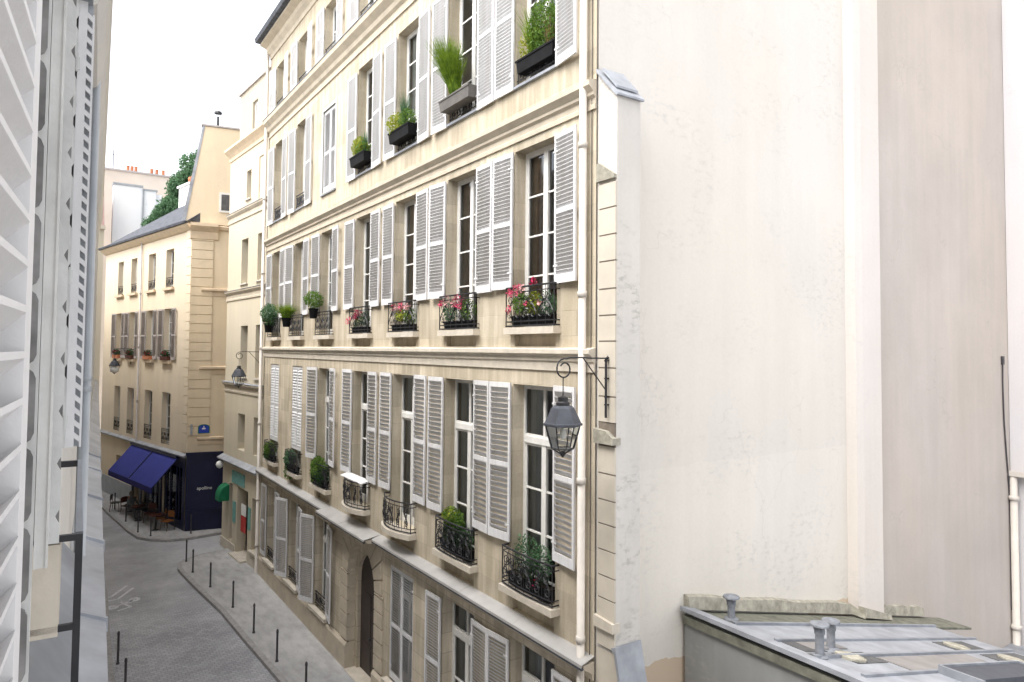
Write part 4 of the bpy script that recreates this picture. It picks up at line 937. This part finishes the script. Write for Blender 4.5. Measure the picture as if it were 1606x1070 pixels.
# ================================================================ LANTERNS
def lantern(name, label, cat, loc, rz, group=None, globe=False):
    t = thing(name, label, cat, loc, rz, group)    # origin on the wall at bracket top, y outwards
    b = MB().tube([(0,.03,-.92),(0,.03,.0)], .020, 6).tube([(0,.03,-.012),(0,.30,-.010),(0,.55,0),(0,.74,-.005)], .013, 6).tube([(0,.03,-.50),(0,.48,-.01)], .009, 6)
    cy, cz = .86, -.17
    sp = [(0, .74+.0, -.005)]+[(0, cy+(.15*(1-.5*i/22))*math.cos(math.pi*.72-i*(-2*math.pi*1.28/22)), cz+(.17*(1-.45*i/22))*math.sin(math.pi*.72-i*(-2*math.pi*1.28/22))) for i in range(23)]
    b.tube([(0,.74,-.005)]+[(0, cy+r*math.cos(a), cz+r*math.sin(a)) for r, a in [(.17-.0*k, math.pi*.62-k*math.pi/10*(-1)*-1) for k in range(3)]], .012, 5) if False else None
    # scroll: starts level with the arm, curls out, down and back
    pts_ = [(0,.74,-.005)]
    for k in range(24):
        a = math.pi/2+.25-k*(2*math.pi*1.2/23); r = .155-.075*k/23; pts_.append((0, cy-.02+r*math.cos(a), cz+r*math.sin(a)))
    b.tube(pts_, .012, 6); b.lathe([(.0,-.03),(.03,0),(0,.03)], 8, 0, 0).v
    b.tube([(0,cy,cz-.12),(0,cy,-.58)], .009, 6)
    for z_ in (-.05,-.32,-.60,-.72): b.box(-.02,.02,-.12,.05,z_-.012,z_+.012)
    part('bracket', b, M['iron'], t)
    N = 6
    part('lantern_crown', MB().lathe([(.02,-.56),(.075,-.58),(.075,-.64),(.10,-.66),(.10,-.70),(.02,-.71)], 12, 0, cy), M['iron'], t)
    part('lantern_roof', MB().lathe([(.13,-.70),(.15,-.72),(.17,-.74),(.27,-.95),(.29,-.96),(.29,-.99),(.26,-1.0)], N, 0, cy), M['lantern'], t)
    fr = MB()
    for j in range(N):
        a = 2*math.pi*j/N; ca, sa = math.cos(a), math.sin(a)
        fr.tube([(.255*ca,cy+.255*sa,-.99),(.165*ca,cy+.165*sa,-1.32)], .010, 5)
        a2 = 2*math.pi*(j+1)/N; fr.tube([(.165*ca,cy+.165*sa,-1.32),(.165*math.cos(a2),cy+.165*math.sin(a2),-1.32)], .010, 5)
        fr.tube([(.165*ca,cy+.165*sa,-1.32),(.03*ca,cy+.03*sa,-1.40)], .010, 5)
    fr.lathe([(.03,-1.36),(.045,-1.40),(.02,-1.44),(.0,-1.46)], 8, 0, cy)
    part('lantern_frame', fr, M['iron'], t)
    if globe: smooth(part('lantern_globe', MB().lathe([(.12,-1.0),(.24,-1.1),(.25,-1.22),(.18,-1.34),(.02,-1.38)], 12, 0, cy), M['paper'], t))
    else: part('lantern_glass', MB().lathe([(.25,-1.0),(.158,-1.315)], N, 0, cy), M['lglass'], t)
    part('lantern_bulb', MB().lathe([(.02,-1.0),(.03,-1.05),(.05,-1.12),(.04,-1.18),(.0,-1.2)], 8, 0, cy), M['paper'], t)
    return t
lantern('wall_lantern', 'large grey lantern hanging from a black scroll bracket near the corner downpipe', 'lantern', (7.08, 7.9, 8.9), R(90), 'street lanterns on wall brackets')
lantern('wall_lantern', 'smaller-looking lantern on a bracket over the cream house where it meets the stone building', 'lantern', (7.08, 28.75, 8.85), R(94), 'street lanterns on wall brackets')
q = Vector((Py[0],Py[1],0))+Vector((-math.sin(R(11.9)), math.cos(R(11.9)),0))*8.6
lantern('wall_lantern', 'small white globe lantern on the ochre corner building, below its second-floor windows', 'lantern', (q.x, q.y, 8.9), R(101.9), 'street lanterns on wall brackets', True)

# ================================================================ BOLLARDS
bp = MB().lathe([(.045,0),(.045,.04),(.032,.05),(.030,.80),(.036,.81),(.036,.86),(.030,.88),(.022,.905),(.0,.915)], 12)
bme = bp.mesh('bollard', M['bollard'])
for p in bme.polygons: p.use_smooth = True
bl = [(4.9,31.34,'at the rounded tip of the kerb, farthest of its row'),(4.89,29.7,'second from the rounded kerb tip'),(5.15,27.56,'opposite the shop step of the cream house'),(5.41,25.0,'in the kerb row, opposite the leftmost ground-floor shutters'),
      (5.49,22.44,'in the kerb row, opposite the ground-floor shutters nearest the arch'),(5.56,20.06,'in the kerb row, just beyond the arched door'),(5.62,17.6,'nearest of the kerb row, beside the arched door')]
for x, y, s_ in bl: tag(ob('bollard', bme, None, (x, y, .122)), 'slim dark steel bollard '+s_, 'bollard', 'bollards along the kerb')
bl2 = [(3.07,43.36,'farthest left on the cafe pavement'),(3.34,40.09,'second from the left on the cafe pavement'),(3.64,37.47,'third from the left on the cafe pavement'),(4.07,36.41,'on the bend of the cafe kerb'),(5.72,35.9,'standing against the navy panel')]
for x, y, s_ in bl2: tag(ob('bollard', bme, None, (x+.06, y, .122)), 'slim dark bollard '+s_, 'bollard', 'bollards by the cafe')
for x, y, s_ in ((1.50,22.3,'farther of two beside the zinc ledge at the left'),(1.52,20.3,'nearer of two beside the zinc ledge, at the bottom edge')): tag(ob('bollard', bme, None, (x+.3, y, .122)), 'slim dark bollard, '+s_, 'bollard', 'bollards on the left pavement')

# ================================================================ CAFE FURNITURE
def Fy(u, v, z=.124):
    h = R(11.9); return (Py[0]-math.sin(h)*u-math.cos(h)*v, Py[1]+math.cos(h)*u-math.sin(h)*v, z)
def chair(label, u, v, rot, mat):
    t = thing('cafe_chair', label, 'chair', Fy(u, v), R(101.9)+rot, 'cafe chairs')
    part('seat', MB().box(-.21,.21,-.21,.21,.43,.47), M[mat], t)
    part('backrest', MB().prism([(-.20,.60),(.20,.60),(.21,.84),(.12,.90),(-.12,.90),(-.21,.84)], 'y', -.235, -.205), M[mat], t)
    for sx in (-1,1):
        for sy in (-1,1): part('leg', MB().tube([(sx*.19,sy*.19,.43),(sx*.22,sy*.23,0)], .016, 6), M['bark'], t)
        part('back_post', MB().tube([(sx*.19,-.2,.45),(sx*.19,-.22,.88)], .014, 6), M['bark'], t)
chair('orange rattan chair beside the navy cafe front, nearer the corner', .75, .55, .4, 'wood')
chair('orange rattan chair beside the navy cafe front, farther from the corner', 1.5, .6, -.5, 'wood')
chair('dark chair under the middle of the blue awning', 3.0, .6, .8, 'redwood')
chair('red-brown chair under the far half of the awning', 5.6, .9, 2.0, 'redwood')
chair('black chair at the outer edge under the far end of the awning', 6.8, 1.1, 2.6, 'iron')
chair('black chair against the cafe window near the table pair', 4.2, .5, .2, 'iron')
def table(label, u, v, mat='redwood'):
    t = thing('cafe_table', label, 'table', Fy(u, v), R(101.9), 'cafe tables')
    part('table_top', MB().lathe([(.33,.72),(.34,.73),(.34,.75),(.0,.755)], 18), M[mat], t); part('table_leg', MB().lathe([(.18,0),(.17,.02),(.03,.05),(.025,.72),(.0,.72)], 8), M['iron'], t)
table('round cafe table between the two orange chairs', 1.15, .95); table('round cafe table under the middle of the awning', 3.7, .95); table('round cafe table under the far end of the awning', 6.1, .6, 'wood')
def person(label, loc, rz, top, bottom, hair, lean=0.0, sit=True):
    t = bpy.data.objects.new('person', None)
    me = bpy.data.meshes.new('person')
    if sit: J = [(0,0,.50),(0,-.02,.72),(0,-.03,.95),(0,-.02,1.08),(0,.0,1.18),(0,.01,1.30), (-.10,.02,.50),(-.11,.42,.52),(-.11,.44,.10),(-.11,.56,.05),(.10,.02,.50),(.11,.42,.52),(.11,.44,.10),(.11,.56,.05),(-.19,-.02,1.02),(-.23,.10,.78),(-.14,.32,.74),(.19,-.02,1.02),(.23,.10,.78),(.14,.32,.74),(-.10,.40,.75),(.10,.40,.75)]
    E_ = [(0,1),(1,2),(2,3),(3,4),(4,5),(0,6),(6,7),(7,8),(8,9),(0,10),(10,11),(11,12),(12,13),(2,14),(14,15),(15,16),(2,17),(17,18),(18,19),(16,20),(19,21)]
    rad_ = [.14,.13,.15,.055,.09,.085,.10,.075,.05,.045,.10,.075,.05,.045,.065,.048,.035,.065,.048,.035,.035,.035]
    me.from_pydata(J, E_, []); o = bpy.data.objects.new('person', me); C.objects.link(o); o.location = loc; o.rotation_euler = (0,0,rz)
    o.modifiers.new('skin', 'SKIN'); 
    for v_, r in zip(me.skin_vertices[0].data, rad_): v_.radius = (r, r)
    me.skin_vertices[0].data[0].use_root = True
    ss = o.modifiers.new('sub', 'SUBSURF'); ss.levels = 2; ss.render_levels = 2
    me.materials.append(M[top]); tag(o, label, 'person'); 
    part('hair', MB().lathe([(.10,1.20),(.115,1.28),(.09,1.38),(.02,1.41)], 10, 0, -.02), M[hair], o)
    return o
person('person in dark clothes sitting under the blue awning at the middle table', Fy(4.4, 1.05), R(101.9)+1.9, 'tar', 'iron', 'bark')

# ================================================================ PLANTS ON THE FACADE
def F(u_y, v, z): return (X0-v, u_y, z)
GR = 'window plants'
def planter(name, label, cat, y, v, z, boxes, green, flowers=(), seed=1, group=GR):
    """boxes: (length, depth, height, mat); green: list of (kind, dx, dz, args, mat)"""
    t = thing(name, label, cat, F(y, v, z), R(90), group); rng = random.Random(seed)
    l, dp, h, mt = boxes
    bm_ = MB(); a, b = l/2, l/2*.94
    bm_.add([(-b,-dp/2*.85,0),(b,-dp/2*.85,0),(b,dp/2*.85,0),(-b,dp/2*.85,0),(-a,-dp/2,h),(a,-dp/2,h),(a,dp/2,h),(-a,dp/2,h)], [(0,3,2,1),(0,1,5,4),(1,2,6,5),(2,3,7,6),(3,0,4,7)])
    bm_.box(-a-.012,a+.012,-dp/2-.012,-dp/2+.006,h-.03,h+.004).box(-a-.012,a+.012,dp/2-.006,dp/2+.012,h-.03,h+.004)
    part('planter_box', bm_, M[mt], t); part('soil', MB().box(-a+.01,a-.01,-dp/2+.01,dp/2-.01,h-.05,h-.02), M['soil'], t)
    for kind, dx, dz, ar, mt2 in green:
        g = MB()
        if kind == 'blades': blades(g, (dx, 0, h+dz-.03), *ar[:3], rng, *(ar[3:]))
        else: leaves(g, (dx, ar[3] if len(ar) > 3 else 0, h+dz), ar[0], ar[1], ar[2], rng, .4)
        part('foliage', g, M[mt2], t)
    for dx, dv, dz, r, n, mt2 in flowers:
        g = MB(); leaves(g, (dx, dv, h+dz), (r, r*.8, r), n, .022, rng, .3); part('blossom', g, M[mt2], t)
    return t
# third floor boxes
Z = Z3[0]+.02
planter('window_planter', 'black window box with a big loose green bush in the third-floor window nearest the corner', 'planter', bays[0]-.06, -.02, Z+.16, (1.12,.26,.24,'planter_b'),
        [('leaves',-.15,.42,((.46,.24,.52),1300,.035),'leaf'), ('blades',.15,0,(260,.95,.32),'grass'), ('leaves',.3,.25,((.25,.2,.28),420,.03),'leaf_y'), ('blades',-.3,0,(60,.7,.2),'straw')], seed=3)
planter('window_planter', 'stone-grey window box with one tall brush of fresh grass leaning from the third floor', 'planter', bays[1], .12, Z+.20, (1.28,.28,.24,'planter_g'),
        [('blades',.1,0,(1500,1.3,.36,.008,(.12,.16)),'grass'), ('blades',.25,0,(200,.5,.16),'straw')], seed=4)
planter('window_planter', 'black window box with rounded yellow-green shrubs and one taller spray', 'planter', bays[2], .12, Z+.16, (1.15,.30,.26,'planter_b'),
        [('leaves',.38,.20,((.32,.26,.32),950,.033),'leaf_y'), ('leaves',-.22,.20,((.30,.22,.26),600,.03),'leaf'), ('blades',-.05,0,(220,.95,.16),'leaf_b')], seed=5)
planter('window_planter', 'black window box with bright upright herbs, farthest of the boxes on the third floor', 'planter', bays[3], .12, Z+.16, (1.05,.28,.26,'planter_b'),
        [('leaves',.1,.26,((.42,.2,.30),850,.035),'leaf_y'), ('leaves',-.1,.15,((.4,.2,.2),400,.035),'leaf'), ('blades',-.25,0,(90,.7,.12),'leaf_b')], seed=6)
# second floor: geranium troughs behind the railings
zz = 9.44
planter('flower_box', 'trough of pink and crimson flowers behind the second-floor railing nearest the corner', 'flower box', bays[0], .02, zz, (1.2,.16,.18,'planter_b'),
        [('leaves',.3,.22,((.22,.14,.22),420,.03,.04),'leaf'), ('leaves',0,.22,((.22,.12,.22),300,.03),'leaf_y'), ('leaves',-.4,.18,((.25,.12,.25),350,.025),'leaf_b')],
        [(.58,.13,.42,.09,60,'pink'),(.36,.12,.46,.12,90,'pink'),(.22,.1,.48,.08,50,'palepink'),(-.05,.06,.60,.09,70,'magenta'),(.60,.13,.12,.08,50,'pink'),(-.3,.1,.2,.06,30,'palepink'),(.05,.14,.2,.04,15,'pink')], 7)
planter('flower_box', 'trough of red and pale pink flowers on the second floor, next from the corner', 'flower box', bays[1], .02, zz, (1.2,.16,.16,'planter_b'),
        [('leaves',.35,.22,((.25,.13,.24),330,.028,.04),'leaf_b'), ('leaves',-.3,.22,((.3,.13,.24),330,.028),'leaf')],
        [(.62,.14,.38,.07,45,'pink'),(.38,.1,.42,.14,70,'palepink'),(-.05,.1,.42,.14,130,'magenta'),(-.15,.12,.3,.08,60,'pink'),(.15,.1,.35,.08,50,'palepink')], 8)
planter('flower_box', 'trough of pink flowers over bright leaves, on the second floor third from the corner', 'flower box', bays[2], .02, zz, (1.2,.16,.16,'planter_b'),
        [('leaves',.0,.2,((.4,.13,.16),420,.03,.04),'leaf_y'), ('leaves',-.3,.2,((.3,.13,.24),250,.028),'leaf')],
        [(-.05,.1,.42,.12,110,'pink'),(-.35,.1,.40,.10,70,'palepink'),(.45,.1,.42,.09,50,'magenta'),(.2,.1,.4,.1,50,'palepink')], 9)
planter('flower_box', 'trough of crimson flowers trailing outwards, on the second floor beside the first potted shrub', 'flower box', bays[3], .02, zz, (1.1,.16,.16,'planter_b'),
        [('leaves',-.3,.2,((.3,.13,.24),300,.028,.03),'leaf_d'), ('leaves',.3,.12,((.25,.12,.2),160,.028),'leaf')],
        [(0,.1,.35,.14,110,'magenta'),(.62,.16,.2,.12,80,'pink'),(.3,.1,.3,.1,60,'magenta'),(.2,.1,.45,.06,30,'palepink')], 10)
def pot(label, y, v, z, r, h, green, seed):
    t = thing('potted_plant', label, 'potted plant', F(y, v, z), R(90), 'potted shrubs on the second-floor railings'); rng = random.Random(seed)
    part('pot', MB().lathe([(r*.7,0),(r,h),(r*1.08,h),(r*1.08,h-.04),(r*.95,h-.01),(0,h-.02)], 14), M['planter_b'], t)
    for kind, dx, dz, ar, mt2 in green:
        g = MB()
        if kind == 'blades': blades(g, (dx,0,h+dz), *ar[:3], rng, *ar[3:])
        else: leaves(g, (dx,0,h+dz), ar[0], ar[1], ar[2], rng, .4)
        part('foliage', g, M[mt2], t)
pot('round clipped green shrub in a tall pot on the second-floor railing, rightmost of the three', 21.55, .22, 9.95, .15, .32, [('leaves',0,.28,((.34,.32,.28),900,.035),'leaf')], 12)
pot('bright feathery green plant in a pot on the second-floor railing, middle of the three', 24.55, .22, 9.75, .16, .32, [('blades',0,-.02,(700,.55,.42),'grass'),('leaves',0,.2,((.3,.3,.22),350,.03),'leaf')], 13)
pot('spreading blue-green potted shrub at the far end of the second floor, leftmost of three', 27.0, .18, 9.6, .2, .36, [('leaves',0,.35,((.46,.34,.40),1200,.04),'leaf_b'),('leaves',-.2,.1,((.4,.3,.25),500,.035),'leaf_d')], 14)
# first floor plants
zz = 4.78
planter('balcony_plants', 'grey-green shrubs behind the scrolled balcony railing nearest the corner', 'plants', bays[0], .02, zz, (1.25,.18,.22,'planter_b'),
        [('leaves',.15,.42,((.36,.13,.36),520,.028),'leaf_b'),('leaves',-.30,.36,((.28,.12,.34),380,.028),'leaf_b'),('leaves',0,.12,((.55,.13,.2),350,.035),'leaf_d')], [(-.2,.1,.0,.10,30,'magenta')], 21)
planter('balcony_plants', 'bright green bush spilling over the first-floor balcony second from the corner', 'plants', bays[1], .02, zz, (1.25,.18,.22,'planter_b'),
        [('leaves',.2,.45,((.42,.16,.26),800,.032),'leaf'),('leaves',.3,.5,((.3,.16,.2),300,.03),'leaf_y'),('leaves',0,.15,((.62,.15,.3),700,.04),'leaf_d')], seed=22)
planter('balcony_plants', 'dark climbing leaves over the first-floor balcony beneath the half-open pair of shutters', 'plants', bays[4], .10, zz, (1.1,.18,.18,'planter_b'),
        [('leaves',.1,.35,((.55,.2,.34),900,.045),'leaf'),('leaves',-.2,.1,((.4,.2,.3),500,.045),'leaf_d'),('leaves',.5,.1,((.2,.16,.4),300,.04),'leaf')], seed=23)
planter('balcony_plants', 'trailing leaves on the first-floor balcony beneath the right-hand closed shutters', 'plants', bays[5], .10, zz, (1.1,.18,.18,'planter_b'),
        [('leaves',.3,.2,((.35,.2,.34),600,.045),'leaf_b'),('leaves',.45,-.25,((.15,.16,.3),250,.045),'leaf')], seed=24)
planter('balcony_plants', 'dark leaves on the first-floor balcony beneath the left-hand closed shutters, by the cream house', 'plants', bays[6], .10, zz, (1.1,.18,.18,'planter_b'),
        [('leaves',.1,.2,((.5,.2,.32),700,.045),'leaf'),('leaves',.1,.0,((.5,.2,.2),400,.045),'leaf_d')], seed=25)
# small window boxes on the ochre building
for k, (a, b) in enumerate(cols):
    t = thing('window_box', ['red-brown window box on the ochre building, nearest its corner','red-brown window box on the ochre building, second from its corner','red-brown window box on the ochre building, third from its corner','red-brown window box on the ochre building, farthest from its corner'][k], 'window box', Fy((a+b)/2, .12, 8.32), R(101.9), 'window boxes on the ochre building')
    rng = random.Random(40+k); part('planter_box', MB().box(-.5,.5,-.09,.09,0,.2), M['terra' if k % 2 else 'redwood'], t)
    part('foliage', leaves(MB(), (0,0,.34), (.5,.14,.18), 260, .05, rng, .4), M['leaf_d'], t)
    part('blossom', leaves(MB(), (0,.06,.36), (.45,.12,.12), 50, .035, rng, .4), M['magenta'], t)
